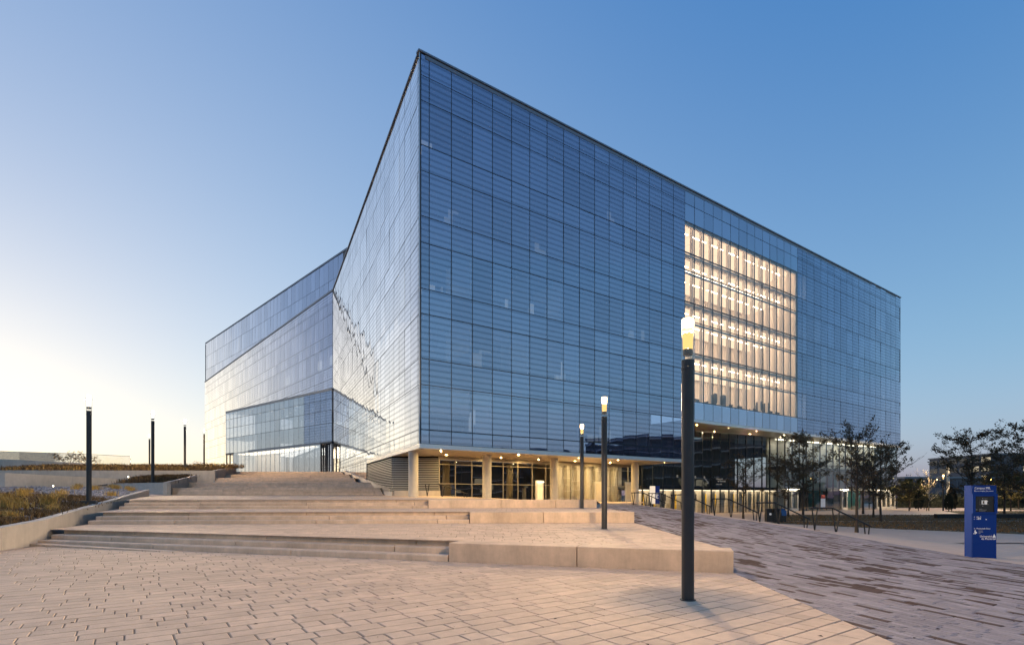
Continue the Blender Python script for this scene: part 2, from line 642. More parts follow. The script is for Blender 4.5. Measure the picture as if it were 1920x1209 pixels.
def lay(polys, parent, piece_name, rest_name, matl, zt, z0, tiltr=0.0, nobj=300, seen=None):
    """the nobj pieces largest in view become objects, the rest one mesh"""
    def size(p):
        c = Vector((sum(q[0] for q in p) / len(p), sum(q[1] for q in p) / len(p)))
        if c.y < 4.55 or abs(c.x) > 1.0 * c.y + 0.3:
            return 0
        a = abs(sum(p[i][0] * p[(i + 1) % len(p)][1] - p[(i + 1) % len(p)][0] * p[i][1] for i in range(len(p)))) / 2
        return a / c.y ** 3
    polys = sorted(polys, key=size, reverse=True)
    rest = MB()
    k = 0
    for p in polys:
        dz = random.uniform(-tiltr, tiltr)
        f = (lambda x, y, dz=dz: zt(x, y) + dz) if callable(zt) else zt + dz
        if k < nobj and size(p) > 0:
            o = MB()
            paver_piece(o, p, z0 - (0 if callable(zt) else 0), f)
            o.build(piece_name, matl, parent)
            k += 1
        else:
            paver_piece(rest, p, z0, f)
    if rest.v:
        rest.build(rest_name, matl, parent, kind="stuff", label="remaining smaller " + piece_name + " pieces further off")


rng = random.Random(3)
ROWD = Vector((1390, 1000)).normalized()
pe = [(F1R, F1L), ((4.56, 11.0), (4.13, 5.7)) and ((4.13, 5.7), (4.60, 11.3))]
clips = [((F1R.x, F1R.y), (F1L.x, F1L.y)), ((3.35, -4.0), (4.60, 11.3)), ((-14.9, 17.0), (-14.6, 3))]
clips = [(a, b) for a, b in clips]


def flip(ab):
    return (ab[1], ab[0])


# left of F1R->F1L means the camera side
side = lambda a, b, p: (b[0] - a[0]) * (p[1] - a[1]) - (b[1] - a[1]) * (p[0] - a[0])
clips = [c if side(c[0], c[1], (0, 6)) > 0 else flip(c) for c in clips]
P = list(pave(ROWD, 0.28, (0.26, 0.52, 0.78), (3, 5, 2), (-16, 6, 3.6, 18), clips, 0.017, 0.011, rng, (-5, 90), (-20, 20)))
lay(P, plaza_o, "paver", "paver_field", M['paver'], 0.0, -0.011, 0.0015)

# --- brick path with cross fall
m = MB()
ys = [-6 + i * 1.0 for i in range(54)]
nx = 9
for y0, y1 in zip(ys, ys[1:]):
    for i in range(nx):
        q = []
        for (y, t) in ((y0, i / nx), (y0, (i + 1) / nx), (y1, (i + 1) / nx), (y1, i / nx)):
            xl, _ = along(PL, y)
            xr, _ = along(PR, y)
            x = lerp(xl, xr, t)
            q.append((x, y, path_z(x, y) - 0.008))
        m.poly(q)
path_o = m.build("brick_path", M['pathbase'], kind="structure", label="sloping grey clinker brick path with scattered brown bricks")
rng = random.Random(11)
BD = Vector((-0.30, 1.0))
xclips = []
allp = []
for y0, y1 in zip(ys, ys[1:]):
    pass
pl = [(x, y) for y, x, z in PL]
pr = [(x, y) for y, x, z in PR]


def inside_path(p):
    out = p
    yy = sum(q[1] for q in p) / len(p)
    for tab, s in ((pl, 1), (pr, -1)):
        for a, b in zip(tab, tab[1:]):
            if a[1] - 0.5 <= yy <= b[1] + 0.5:
                ab = (a, b) if s < 0 else (b, a)
                out = clip_poly(out, *ab)
                if len(out) < 3:
                    return None
    return out


PB = []
for p in pave(BD, 0.112, (0.43, 0.55, 0.34), (4, 2, 1), (3.3, 14, 2.5, 44), [], 0.006, 0.008, rng, (-200, 0), (-8, 50)):
    q = inside_path(p)
    if q:
        PB.append(q)
cl = []
for _ in range(95):
    cl.append((rng.uniform(4, 13), rng.uniform(4, 40)))
light, darkp = [], []
runs = {}
for p in PB:
    cx = sum(q[0] for q in p) / len(p)
    cy = sum(q[1] for q in p) / len(p)
    pr_ = 0.06 + (0.46 if any(abs(cx - a) < 0.28 and abs(cy - b) < 0.75 for a, b in cl) else 0)
    (darkp if rng.random() < pr_ + 0.03 else light).append(p)
lay(light, path_o, "brick", "brick_field", M['brick'], path_z, -0.007, 0.0012, nobj=240)
lay(darkp, path_o, "dark_brick", "dark_brick_field", M['brick_dk'], path_z, -0.007, 0.0012, nobj=60)

# --- lower ground right of the path
m = MB()
m.poly([(5, 40, -0.452), (100, 40, -0.452), (150, 130, -0.452), (5, 130, -0.452)])
m.poly([(9.0, 22.6, -0.452), (100, 22.6, -0.452), (100, 40, -0.452), (9.0, 40, -0.452)])
for y0, y1 in zip(ys, ys[1:]):
    if y1 > 23:
        break
    for a, b in ((0, 0.35), (0.35, 1.0)):
        q = []
        for y, t in ((y0, a), (y0, b), (y1, b), (y1, a)):
            xr, zr = along(PR, y)
            x = lerp(xr, xr + 6.5, t)
            tt = t * t * (3 - 2 * t)
            q.append((x, y, lerp(zr, -0.452, tt)))
        m.poly(q)
    xr0, xr1 = along(PR, y0)[0], along(PR, y1)[0]
    m.poly([(xr0 + 6.5, y0, -0.452), (60, y0, -0.452), (60, y1, -0.452), (xr1 + 6.5, y1, -0.452)])
m.build("pavement", M['conc_lt'], kind="structure", label="pale concrete pavement right of the brick path")

# --- side steps going down from the path to the pavement, under the handrails
st = empty("side_stairs", (11, 32, 0), label="low concrete steps falling from the brick path to the pavement", cat="stairs")
for k in range(5):
    m = MB()
    yy = [22.6, 26, 29.7, 35, 41]
    for a, b in zip(yy, yy[1:]):
        q0 = []
        for y in (a, b):
            xr, zr = along(PR, y)
            z = lerp(zr, -0.45, k / 5.0) - 0.002
            q0.append((xr + 0.02 + k * 0.42 - 11, y - 32, z))
        (xa, ya, za), (xb, yb, zb) = q0
        m.poly([(xa, ya, za), (xa + 0.44, ya, za), (xb + 0.44, yb, zb), (xb, yb, zb)])
        m.poly([(xa + 0.44, ya, za), (xa + 0.44, ya, -0.45), (xb + 0.44, yb, -0.45), (xb + 0.44, yb, zb)])
    m.build("step", M['conc_lt'], st)

# --- lawns
lawns = [[(18.9, 39.4), (23.2, 32.3), (27, 28), (60, 20), (75, 41.4), (20.5, 41.4)],
         [(21.5, 42.2), (75, 42.2), (80, 55.3), (28, 55.3)],
         [(48, 56.6), (90, 56.6), (110, 69), (56, 69)],
         [(70, 74), (140, 74), (190, 125), (90, 125)]]
for i, (pts, lab) in enumerate(zip(lawns, ("dry brown lawn nearest the pale pavement", "dry lawn between the two thin walks", "short lawn strip in front of the shrubs", "far lawn behind the clipped shrubs"))):
    m = MB()
    m.prism(pts, -0.47, -0.43)
    m.build("lawn", M['lawn'], kind="structure", label=lab)


# ------------------------------------------------------------------ terraces and stairs
def step_row(parent, A, B, z0, h, depth, seg, name="step", jit=None):
    """a run of precast blocks from A to B, riser towards the camera"""
    A, B = Vector(A), Vector(B)
    d = (B - A)
    L = d.length
    d = d / L
    nb = Vector((-d.y, d.x))
    if nb.y < 0:
        nb = -nb
    s = 0.0
    first = jit if jit else seg
    while s < L - 0.02:
        e = min(L, s + first)
        if L - e < 0.6:
            e = L
        first = seg * random.uniform(0.9, 1.1)
        m = MB()
        g = 0.014
        b = 0.026
        o = A + d * (s + g)
        ln = e - s - 2 * g
        # chamfered block
        prof = [(0, 0), (0, h - b), (b, h), (depth, h), (depth, 0)]
        k = len(prof)
        for uu in (0, ln):
            for (v, z) in prof:
                p = o + d * uu + nb * v
                m.v.append((p.x, p.y, z0 + z))
        for i in range(k):
            j = (i + 1) % k
            m.f.append((i, j, k + j, k + i))
            m.m.append(0)
        m.f.append(tuple(reversed(range(k))))
        m.f.append(tuple(range(k, 2 * k)))
        m.m += [0, 0]
        m.build(name, M['step'], parent)
        s = e


def lin(a, b, t):
    return Vector(a) + (Vector(b) - Vector(a)) * t


def flight(A, B, xs, zbase, n, h, tread, lab, cap=0.75, seg=5.2):
    """A-B foot line; the flight stops at x = xs"""
    d = (B - A).normalized()
    nb = Vector((-d.y, d.x))
    if nb.y < 0:
        nb = -nb
    t = (xs - A.x) / (B.x - A.x)
    E_ = A + (B - A) * t
    root = empty("stair_flight", (0, 0, 0), label=lab, cat="stairs", group="stair flights of the plaza")
    for k in range(n):
        depth = tread + 0.04 if k < n - 1 else cap
        ext = nb * (k * tread)
        a = A + ext + Vector((-0.53, 1)).normalized() * (k * tread * 0.25)
        step_row(root, a, E_ + ext, zbase + k * h + 0.001 * k, h, depth, seg, jit=random.uniform(2.5, 5))
    return root


def seat_wall(A, B, xs, z0, z1, xjs, lab):
    root = empty("seat_wall", (0, 0, 0), label=lab, cat="wall", group="low concrete seat walls ending the terraces")
    xj = [xs] + list(xjs) + [B.x]
    d = (B - A).normalized()
    nb = Vector((-d.y, d.x))
    if nb.y < 0:
        nb = -nb
    for a, b in zip(xj, xj[1:]):
        p = A + (B - A) * ((a - A.x) / (B.x - A.x)) + d * 0.012
        q = A + (B - A) * ((b - A.x) / (B.x - A.x)) - d * 0.012
        m = MB()
        c = 0.018
        h = z1 - z0
        prof = [(0, 0), (0, h - c), (c, h), (0.72, h), (0.72, 0)]
        k = len(prof)
        for e in (p, q):
            for v, z in prof:
                w_ = e + nb * v
                m.v.append((w_.x, w_.y, z0 + z))
        for i in range(k):
            j = (i + 1) % k
            m.f.append((i, j, k + j, k + i))
        m.f.append(tuple(reversed(range(k))))
        m.f.append(tuple(range(k, 2 * k)))
        m.m = [0] * len(m.f)
        m.build("wall_block", M['step'], root)
    return root


flight(F1L, F1R, -1.54, 0.0, 3, 0.15, 0.36, "lowest stair flight of three long steps rising from the plaza")
seat_wall(F1L, F1R, -1.53, 0.0, T1 + 0.004, [1.45], "front seat wall beside the lowest flight, longest one")
m = MB()
m.prism([(-15.75, 16.95), (-9.5, 15.0), (-9.45, 15.3), (-15.5, 17.3)], -0.05, [0.075, 0.01, 0.01, 0.075])
m.build("toe_step", M['step'], label="thin wedge step at the left foot of the lowest flight", cat="step")
flight(F2L, F2R, -1.75, T1, 3, 0.15, 0.38, "middle stair flight of three steps across the first terrace")
seat_wall(F2L, F2R, -1.74, T1, T2 + 0.004, [1.3], "middle seat wall behind the second lamp post")
flight(F3L, F3R, -4.5, T2, 3, 0.15, 0.40, "upper stair flight of three steps before the building corner")
seat_wall(F3L, F3R, -4.49, T2, T3 + 0.004, [-0.6, 2.4], "farthest seat wall behind the third lamp post")

# terrace surfaces
tb = MB()
tb.poly([(F1L.x - 0.4, F1L.y + 1.0, T1 - 0.012), (F1R.x - 0.1, F1R.y + 0.55, T1 - 0.012), (F2R.x - 0.02, F2R.y + 0.2, T1 - 0.012), (F2L.x - 0.2, F2L.y + 0.2, T1 - 0.012)])
tb.poly([(F1R.x - 0.02, F1R.y + 0.3, -0.1), (F2R.x - 0.02, F2R.y, 0.2), (F2R.x - 0.02, F2R.y, T1 - 0.012), (F1R.x - 0.02, F1R.y + 0.3, T1 - 0.012)])
t1o = tb.build("lower_terrace", M['joint'], kind="structure", label="first paved terrace above the lowest flight")
rng = random.Random(5)
tc = []
a, b = F1L + Vector((0, 0.74)), F1R + Vector((0, 0.74))
tc.append(((a.x, a.y), (b.x, b.y)))
tc.append(((F2R.x, F2R.y - 0.01), (F2L.x, F2L.y - 0.01)))
tc.append(((F1R.x, F1R.y), (F2R.x, F2R.y)))
tc.append(((F2L.x, F2L.y), (F1L.x + 0.05, F1L.y)))
tc = [c if side(c[0], c[1], (-4, 18)) > 0 else flip(c) for c in tc]
TD = (F2R - F2L).normalized()
P = list(pave(TD, 0.28, (0.26, 0.52), (3, 5), (-18, 6, 10, 23), tc, 0.006, 0.014, rng, (30, 100), (-20, 10)))
lay(P, t1o, "paver", "paver_field", M['paver'], T1, -0.011, 0.001, nobj=60)

m = MB()
m.poly([(F2L.x - 0.3, F2L.y + 0.8, T2 - 0.002), (F2R.x - 0.1, F2R.y + 0.6, T2 - 0.002), (F3R.x - 0.02, F3R.y + 0.1, T2 - 0.002), (F3L.x - 0.2, F3L.y + 0.2, T2 - 0.002)])
m.poly([(F2R.x - 0.02, F2R.y + 0.3, 0.2), (F3R.x - 0.02, F3R.y, 0.6), (F3R.x - 0.02, F3R.y, T2 - 0.002), (F2R.x - 0.02, F2R.y + 0.3, T2 - 0.002)])
m.build("middle_terrace", M['terr'], kind="structure", label="second paved terrace above the middle flight")

# upper terrace, warped up to the stair foot and down to the lobby doors
m = MB()


def t3z(x, v):
    zb = 1.60 if x < -6 else lerp(1.60, 0.92, min(1, (x + 6) / 12.0))
    return lerp(T3 - 0.002, zb, v)


nu, nv = 16, 6
fa, fb = F3L + Vector((-0.4, 0.9)), F3R + Vector((-0.05, 0.6))
ba, bb = Vector((-31.5, 47.0)), Vector((7.7, 47.0))
g = {}
for i in range(nu + 1):
    for j in range(nv + 1):
        p = lin(fa, fb, i / nu)
        q = lin(ba, bb, i / nu)
        c = p + (q - p) * (j / nv)
        g[i, j] = (c.x, c.y, t3z(c.x, j / nv))
for i in range(nu):
    for j in range(nv):
        m.poly([g[i, j], g[i + 1, j], g[i + 1, j + 1], g[i, j + 1]])
m.build("upper_terrace", M['terr'], kind="structure", label="upper paved terrace in front of the building")

# --- rear stair: five short flights with landings
BF = [(46.0, -28.9, -11.1, 1.60, 2.25), (50.6, -30.3, -13.1, 2.25, 2.85), (55.4, -30.9, -16.2, 2.85, 3.43), (60.0, -32.4, -18.1, 3.43, 3.98), (64.6, -33.5, -20.4, 3.98, 4.50)]
root = empty("grand_stair", (0, 0, 0), label="wide rear stair climbing between concrete flanks to the glass pavilion", cat="stairs")
for i, (y, xl, xr, z0, z1) in enumerate(BF):
    nst = 4
    h = (z1 - z0) / nst
    for k in range(nst):
        dep = 0.40 if k < nst - 1 else (BF[i + 1][0] - y - 3 * 0.36 + 0.02 if i < 4 else 1.2)
        step_row(root, (xl - k * 0.12, y + k * 0.36), (xr - k * 0.18, y + k * 0.36), z0 + k * h, h + 0.0005 * k, dep, 6.2, jit=random.uniform(3, 6))
    m = MB()
    m.box(xl - 2.0, xr - 0.9, y + 1.12, y + 5.5, z0 - 0.3, z1 - 0.004)
    m.build("landing", M['step'], root)

m = MB()
m.prism([(-90, 66.2), (-16, 66.2), (-16, 69), (-24, 81), (-25, 160), (-140, 160), (-140, 75)], 4.2, 4.49)
m.build("upper_plaza", M['conc_lt'], kind="structure", label="upper plaza level at the head of the rear stair")


# --- concrete flank and planter walls
def wallrun(name, pts, th, lab, cat="wall", base=None, matl=None, nseg=None, group=None):
    """pts: (x, y, ztop, zbase); thickness th to the left of travel. One object per pour as part"""
    root = empty(name, (0, 0, 0), label=lab, cat=cat, group=group)
    for a, b in zip(pts, pts[1:]):
        A, B = Vector(a[:2]), Vector(b[:2])
        L = (B - A).length
        d = (B - A) / L
        nb = Vector((-d.y, d.x)) * th
        n = max(1, round(L / 4.2))
        for k in range(n):
            t0, t1 = k / n, (k + 1) / n
            p, q = A + d * (L * t0 + 0.006), A + d * (L * t1 - 0.006)
            za, zb = lerp(a[2], b[2], t0), lerp(a[2], b[2], t1)
            ga, gb = lerp(a[3], b[3], t0), lerp(a[3], b[3], t1)
            m = MB()
            m.prism([tuple(p), tuple(q), tuple(q + nb), tuple(p + nb)] if nb.cross(d) < 0 else [tuple(p + nb), tuple(q + nb), tuple(q), tuple(p)],
                    [ga, gb, gb, ga], [za, zb, zb, za])
            m.build("wall_panel", matl or M['conc'], root)
    return root


wallrun("planter_wall", [(-13.4, 6, 0.50, -0.1), (-14.75, 15.4, 0.66, -0.1), (-15.45, 17.7, 0.80, -0.1), (-27.2, 40.0, 2.02, 0.3)], 0.28,
        "long low planter wall climbing beside the front flights")
wallrun("planter_wall", [(-39.6, 52.2, 2.75, 1.2), (-29.75, 46.0, 2.70, 1.2), (-32.1, 54.4, 3.62, 1.2)], 0.30,
        "bluish planter wall with a corner at the foot of the rear stair")
wallrun("planter_wall", [(-60, 56.3, 4.25, 2.0), (-31.2, 56.0, 4.18, 2.0), (-34.2, 66.2, 5.16, 2.4)], 0.30,
        "higher planter wall left of the upper rear stair")
wallrun("stair_flank", [(-10.35, 45.0, 2.16, 1.2), (-21.0, 66.5, 4.66, 1.6)], -0.34, "sloping concrete flank between the rear stair and louvres")
wallrun("terrace_wall", [(-66, 49.0, 4.1, 1.8), (-48.0, 50.5, 3.72, 1.8), (-40.5, 57.0, 3.25, 2.0)], 0.3, "lower straight garden wall behind the gravel bed at far left")
wallrun("terrace_wall", [(-80, 62.5, 6.1, 3.0), (-61, 64.0, 5.92, 3.0), (-46.5, 66.0, 5.25, 3.4)], 0.3, "upper garden wall under the glass balustrade at far left")
# retaining of T1..T3 on their left side is the planter wall itself

# planter beds
m = MB()
BEDF = [(-15.1, 15.4, 0.60), (-15.75, 17.7, 0.72), (-19.6, 25.0, 1.10), (-23.5, 32.3, 1.50), (-27.3, 39.6, 1.92)]
BEDB = [(-40, 14, 1.3), (-40, 20, 1.6), (-36, 31, 2.0), (-37, 41, 2.25), (-34, 46, 2.25)]


def bed_z(u, v):
    i = min(len(BEDF) - 2, int(u * (len(BEDF) - 1)))
    t = u * (len(BEDF) - 1) - i
    a = Vector(BEDF[i]).lerp(Vector(BEDF[i + 1]), t)
    b = Vector(BEDB[i]).lerp(Vector(BEDB[i + 1]), t)
    p = a.lerp(b, v)
    return p


nn = 16
for i in range(nn):
    for j in range(nn):
        m.poly([bed_z(i / nn, j / nn), bed_z(i / nn, (j + 1) / nn), bed_z((i + 1) / nn, (j + 1) / nn), bed_z((i + 1) / nn, j / nn)])
m.poly([(-14.9, 15.4, 0.55), (-13.6, 6, 0.42), (-40, 6, 0.9), (-40, 14, 1.3)])
m.build("planting_bed", M['soil'], kind="structure", label="soil bed behind the long planter wall")
m = MB()
m.prism([(-29.9, 46.2), (-32.2, 54.6), (-38, 56.1), (-42, 54)], [2.5, 3.4, 3.4, 2.5], [2.55, 3.45, 3.4, 2.6])
m.build("planting_bed", M['soil'], kind="structure", label="soil bed behind the bluish corner wall")
m = MB()
m.poly([(-31.5, 56.2, 4.05), (-34.4, 66.3, 5.0), (-60, 70, 5.1), (-60, 56.5, 4.1)])
m.build("planting_bed", M['soil'], kind="structure", label="grassy bank above the higher planter wall")
m = MB()
m.poly([(-27.45, 39.8, 1.53), (-29.8, 46.1, 1.60), (-40, 52.3, 2.3), (-50, 50.4, 2.4), (-60, 49, 2.4), (-60, 38, 2.2), (-37, 41, 2.2)])
m.build("garden_walk", M['conc_lt'], kind="structure", label="pale ledge walk behind the gravel bed")
m = MB()
m.poly([(-40.6, 57.2, 2.9), (-48, 50.7, 3.3), (-80, 50, 3.6), (-85, 62.4, 3.9), (-61, 63.9, 3.9), (-46, 65.8, 3.8)])
m.build("planting_bed", M['soil'], kind="structure", label="dark bed between the two garden walls")
m = MB()
m.poly([(-46.5, 66.3, 5.1), (-61, 64.3, 5.6), (-90, 62, 6.0), (-90, 90, 6.3), (-46, 90, 5.1)])
m.build("garden_bank", M['conc'], kind="structure", label="pale bank above the upper garden wall")

# ================================================================== BUILDINGS
C0 = Vector((-6.23, 36.0))
U = Vector((1450, 1000)).normalized()          # along the right-hand facade
NI = Vector((-U.y, U.x))                       # into the building from that facade
V = Vector((-475, 1000)).normalized()          # along the left-hand facade, away from the corner
VI = Vector((V.y, -V.x))                       # into the building from it
ZL = [5.09, 6.05, 9.09, 10.85, 13.9, 15.6, 18.7, 20.5, 23.56, 25.3, 28.3, 30.0, 31.5]
THICK = {6.05, 10.85, 15.6, 20.5, 25.3}
LEFT_S = 46.7


def P2(t, inset=0.0):
    p = C0 + U * t + NI * inset
    return p


# unit panes with their own slight pillow, shared by all glazing
PANES = {}


def pane_mesh(var, matl):
    key = (var, matl.name)
    if key in PANES:
        return PANES[key]
    r = random.Random(var * 13 + 1)
    a, bx, bz, tw = r.uniform(-0.006, 0.006), r.uniform(-0.003, 0.003), r.uniform(-0.003, 0.003), r.uniform(-0.002, 0.002)
    m = MB()
    n = 5
    for j in range(n):
        for i in range(n):
            x, z = i / (n - 1), j / (n - 1)
            X, Z = 2 * x - 1, 2 * z - 1
            y = a * (1 - X * X) * (1 - Z * Z) + bx * X * (1 - X * X) * 2 + bz * Z * (1 - Z * Z) * 2 + tw * X * Z
            m.v.append((x, y, z))
    for j in range(n - 1):
        for i in range(n - 1):
            k = j * n + i
            m.f.append((k, k + 1, k + n + 1, k + n))
            m.m.append(0)
    PANES[key] = m.mesh("pane", [matl], smooth=True)
    return PANES[key]


class Facade:
    """collects panes of one building; the 300 that show largest become objects"""
    def __init__(self, root):
        self.root = root
        self.p = []
        self.base = Vector(root.location)

    def add(self, O, D, cols, rows, kind, gap=0.030, tilt=0.0038, mull=0.07, mdepth=0.10, mm=None, thick=THICK, tmap=None, lines=True, rmin=None):
        D = Vector(D).normalized()
        I = Vector((-D.y, D.x))
        mm = mm or M['mull']
        used_c, used_r = {}, {}
        for ci in range(len(cols) - 1):
            for ri in range(len(rows) - 1):
                k = kind(ci, ri)
                if k is None:
                    continue
                a, b = cols[ci], cols[ci + 1]
                z0, z1 = rows[ri], rows[ri + 1]
                q = O + D * (a + gap)
                self.p.append((q.x, q.y, z0 + gap, D, b - a - 2 * gap, z1 - z0 - 2 * gap, M[k], random.uniform(-tilt, tilt), random.uniform(-tilt, tilt)))
                for c in (ci, ci + 1):
                    u = used_c.setdefault(c, [z0, z1])
                    u[0], u[1] = min(u[0], z0), max(u[1], z1)
                for rr in (ri, ri + 1):
                    u = used_r.setdefault(rr, [a, b])
                    u[0], u[1] = min(u[0], a), max(u[1], b)
        if not lines:
            return
        base = self.base
        for c, (z0, z1) in used_c.items():
            m = MB()
            o = O + D * (cols[c] - mull / 2) + I * 0.004
            m.obox((o.x - base.x, o.y - base.y, z0 - base.z), (D.x * mull, D.y * mull, 0), (I.x * mdepth, I.y * mdepth, 0), (0, 0, z1 - z0))
            m.build("mullion", mm, self.root)
        for rr, (a, b) in used_r.items():
            th = 0.10 if round(rows[rr], 2) in thick else 0.055
            m = MB()
            o = O + D * a + I * 0.008
            m.obox((o.x - base.x, o.y - base.y, rows[rr] - th / 2 - base.z), (D.x * (b - a), D.y * (b - a), 0), (I.x * mdepth * 0.9, I.y * mdepth * 0.9, 0), (0, 0, th))
            m.build("transom", mm, self.root)

    def finish(self, nobj=300):
        def size(e):
            x, y, z, D, wd, ht = e[:6]
            v = Vector((x, y))
            n = Vector((D.y, -D.x))
            d = v.length
            c = -(v / d).dot(n)
            if c <= 0 or abs(x / y) > 0.97:
                return 0
            return wd * ht * c / d ** 2
        es = sorted(self.p, key=size, reverse=True)
        rest = {}
        for i, e in enumerate(es):
            x, y, z, D, wd, ht, ml, t1, t2 = e
            I = Vector((-D.y, D.x, 0))
            X = Vector((D.x, D.y, 0))
            Z = Vector((0, 0, 1))
            Xt = (X + I * t1).normalized()
            Zt = (Z + I * t2).normalized()
            Yt = Zt.cross(Xt)
            me = pane_mesh(random.randrange(8), ml)
            Mx = Matrix(((Xt.x * wd, Yt.x, Zt.x * ht, x), (Xt.y * wd, Yt.y, Zt.y * ht, y), (Xt.z * wd, Yt.z, Zt.z * ht, z), (0, 0, 0, 1)))
            Mx = Matrix.Translation(-self.base) @ Mx
            if i < nobj:
                o = bpy.data.objects.new("pane", me)
                COL.objects.link(o)
                o.parent = self.root
                o.matrix_local = Mx
            else:
                mb = rest.setdefault(ml.name, (MB(), ml))[0]
                k = len(mb.v)
                mb.v += [tuple(Mx @ v.co) for v in me.vertices]
                for pl_ in me.polygons:
                    mb.f.append(tuple(k + q for q in pl_.vertices))
                    mb.m.append(0)
        for nm, (mb, ml) in rest.items():
            mb.build("pane_field", ml, self.root, smooth=True, kind="stuff")


def part_box(name, root, o, ax, ay, az, matl):
    b = Vector(root.location)
    m = MB()
    m.obox((o[0] - b.x, o[1] - b.y, o[2] - b.z), ax, ay, az)
    return m.build(name, matl, root)


def part_poly(name, root, pts, matl, z0=None, z1=None):
    b = Vector(root.location)
    m = MB()
    if z0 is None:
        m.poly([(p[0] - b.x, p[1] - b.y, p[2] - b.z) for p in pts])
    else:
        m.prism([(p[0] - b.x, p[1] - b.y) for p in pts], z0 - b.z, z1 - b.z)
    return m.build(name, matl, root)


def v3(p, z=0.0):
    return (p.x, p.y, z)


# ------------------------------------------------------------------ main block
TOT = 79.2
A0, A1 = 28.0, 49.1
main = empty("glass_building", (C0.x, C0.y, 0), label="tall striped blue glass science building with a lit corner atrium", cat="building")
fac = Facade(main)
cols = [0.0, 0.705] + [0.705 + (A0 - 0.705) / 16 * k for k in range(1, 17)]
nl = len(cols) - 1
cols += [A0 + (A1 - A0) / 14 * k for k in range(1, 15)]
na = len(cols) - 1
cols += [A1 + 1.1, A1 + 2.2] + [A1 + 2.2 + (TOT - A1 - 2.2) / 16 * k for k in range(1, 17)]


def kind_r(ci, ri):
    if ci < nl:
        return 'g_frit'
    if ri < 2:
        return None
    if ci < na:
        return 'g_plain' if (ri == 2 or ri >= 10) else 'g_clear'
    return 'g_frit'


fac.add(C0, U, cols, ZL, kind_r)
# left face, read left to right from the far inner corner to the prow
O = C0 + V * LEFT_S
lc = [0.0] + [0.9 + (LEFT_S - 0.9 - 0.6) / 26 * k for k in range(27)] + [LEFT_S]
ZLL = [1.7] + ZL


def kind_l(ci, ri):
    if ri == 0:
        return 'g_frit' if lc[ci + 1] < LEFT_S - 19.4 else None
    return 'g_frit'


fac.add(O, -V, lc, ZLL, kind_l, gap=0.024, mull=0.05, tilt=0.004)

# opaque body behind the skin
zt = 31.3
e_r = P2(TOT)
e_b = e_r + V * 40
l_b = C0 + V * LEFT_S
part_poly("roof", main, [v3(C0 + U * 0.2 + VI * 0.2), v3(e_r), v3(e_b), v3(l_b)], M['coping'], 31.2, 31.45)
part_box("end_wall", main, v3(e_r - U * 0.15, 8.9), v3(V * 40), v3(-U * 0.2), (0, 0, 22.3), M['inwall'])
# back walls of the office bands
INS = 4.2
p0 = C0 + U * INS + V * INS
part_box("office_wall", main, v3(P2(3.5, INS), 5.3), v3(U * (A0 - 3.5)), v3(NI * 0.2), (0, 0, 26), M['inwall'])
part_box("office_wall", main, v3(P2(A1, INS), 9.0), v3(U * (TOT - A1)), v3(NI * 0.2), (0, 0, 22), M['inwall'])
part_box("office_wall", main, v3(C0 + V * 3.5 + VI * INS, 5.2), v3(V * (LEFT_S - 3.5)), v3(VI * 0.2), (0, 0, 26), M['inwall'])
part_box("office_wall", main, v3(C0 + V * 19.6 + VI * INS, 1.7), v3(V * (LEFT_S - 19.6)), v3(VI * 0.2), (0, 0, 3.5), M['inwall'])
# slabs, with the opaque spandrel backing of the short rows
for z in (6.05, 10.85, 15.6, 20.5, 25.3, 30.0):
    for (a, b) in ((1.1, A0 - 0.05), (A1 + 0.05, TOT)):
        if a > 30 and z < 10:
            continue
        part_box("floor_slab", main, v3(P2(a, 0.2), z - 0.35), v3(U * (b - a)), v3(NI * (INS - 0.2)), (0, 0, 0.35), M['inwall'])
    part_box("floor_slab", main, v3(C0 + V * 1.1 + VI * 0.2, z - 0.34), v3(V * (LEFT_S - 1.3)), v3(VI * (INS - 0.2)), (0, 0, 0.33), M['inwall'])
SH = [(9.09, 10.85), (13.9, 15.6), (18.7, 20.5), (23.56, 25.3), (28.3, 31.4), (5.09, 6.05)]
for z0, z1 in SH:
    for (a, b) in ((0.25, A0 - 0.05), (A1 + 0.05, TOT)):
        if a > 30 and z0 < 9:
            continue
        part_box("spandrel_panel", main, v3(P2(a, 0.16), z0 + 0.02), v3(U * (b - a)), v3(NI * 0.03), (0, 0, z1 - z0 - 0.04), M['inwall'])
    part_box("spandrel_panel", main, v3(C0 + V * 0.25 + VI * 0.16, z0 + 0.02), v3(V * (LEFT_S - 0.4)), v3(VI * 0.03), (0, 0, z1 - z0 - 0.04), M['inwall'])
M['spw'] = principled("spandrel_white", (0.34, 0.35, 0.50), 0.7)
part_box("spandrel_panel", main, v3(P2(A0, 0.16), 8.9), v3(U * (A1 - A0)), v3(NI * 0.03), (0, 0, 1.85), M['spw'])
part_box("spandrel_panel", main, v3(P2(A0, 0.16), 28.35), v3(U * (A1 - A0)), v3(NI * 0.03), (0, 0, 3.0), M['inwall'])
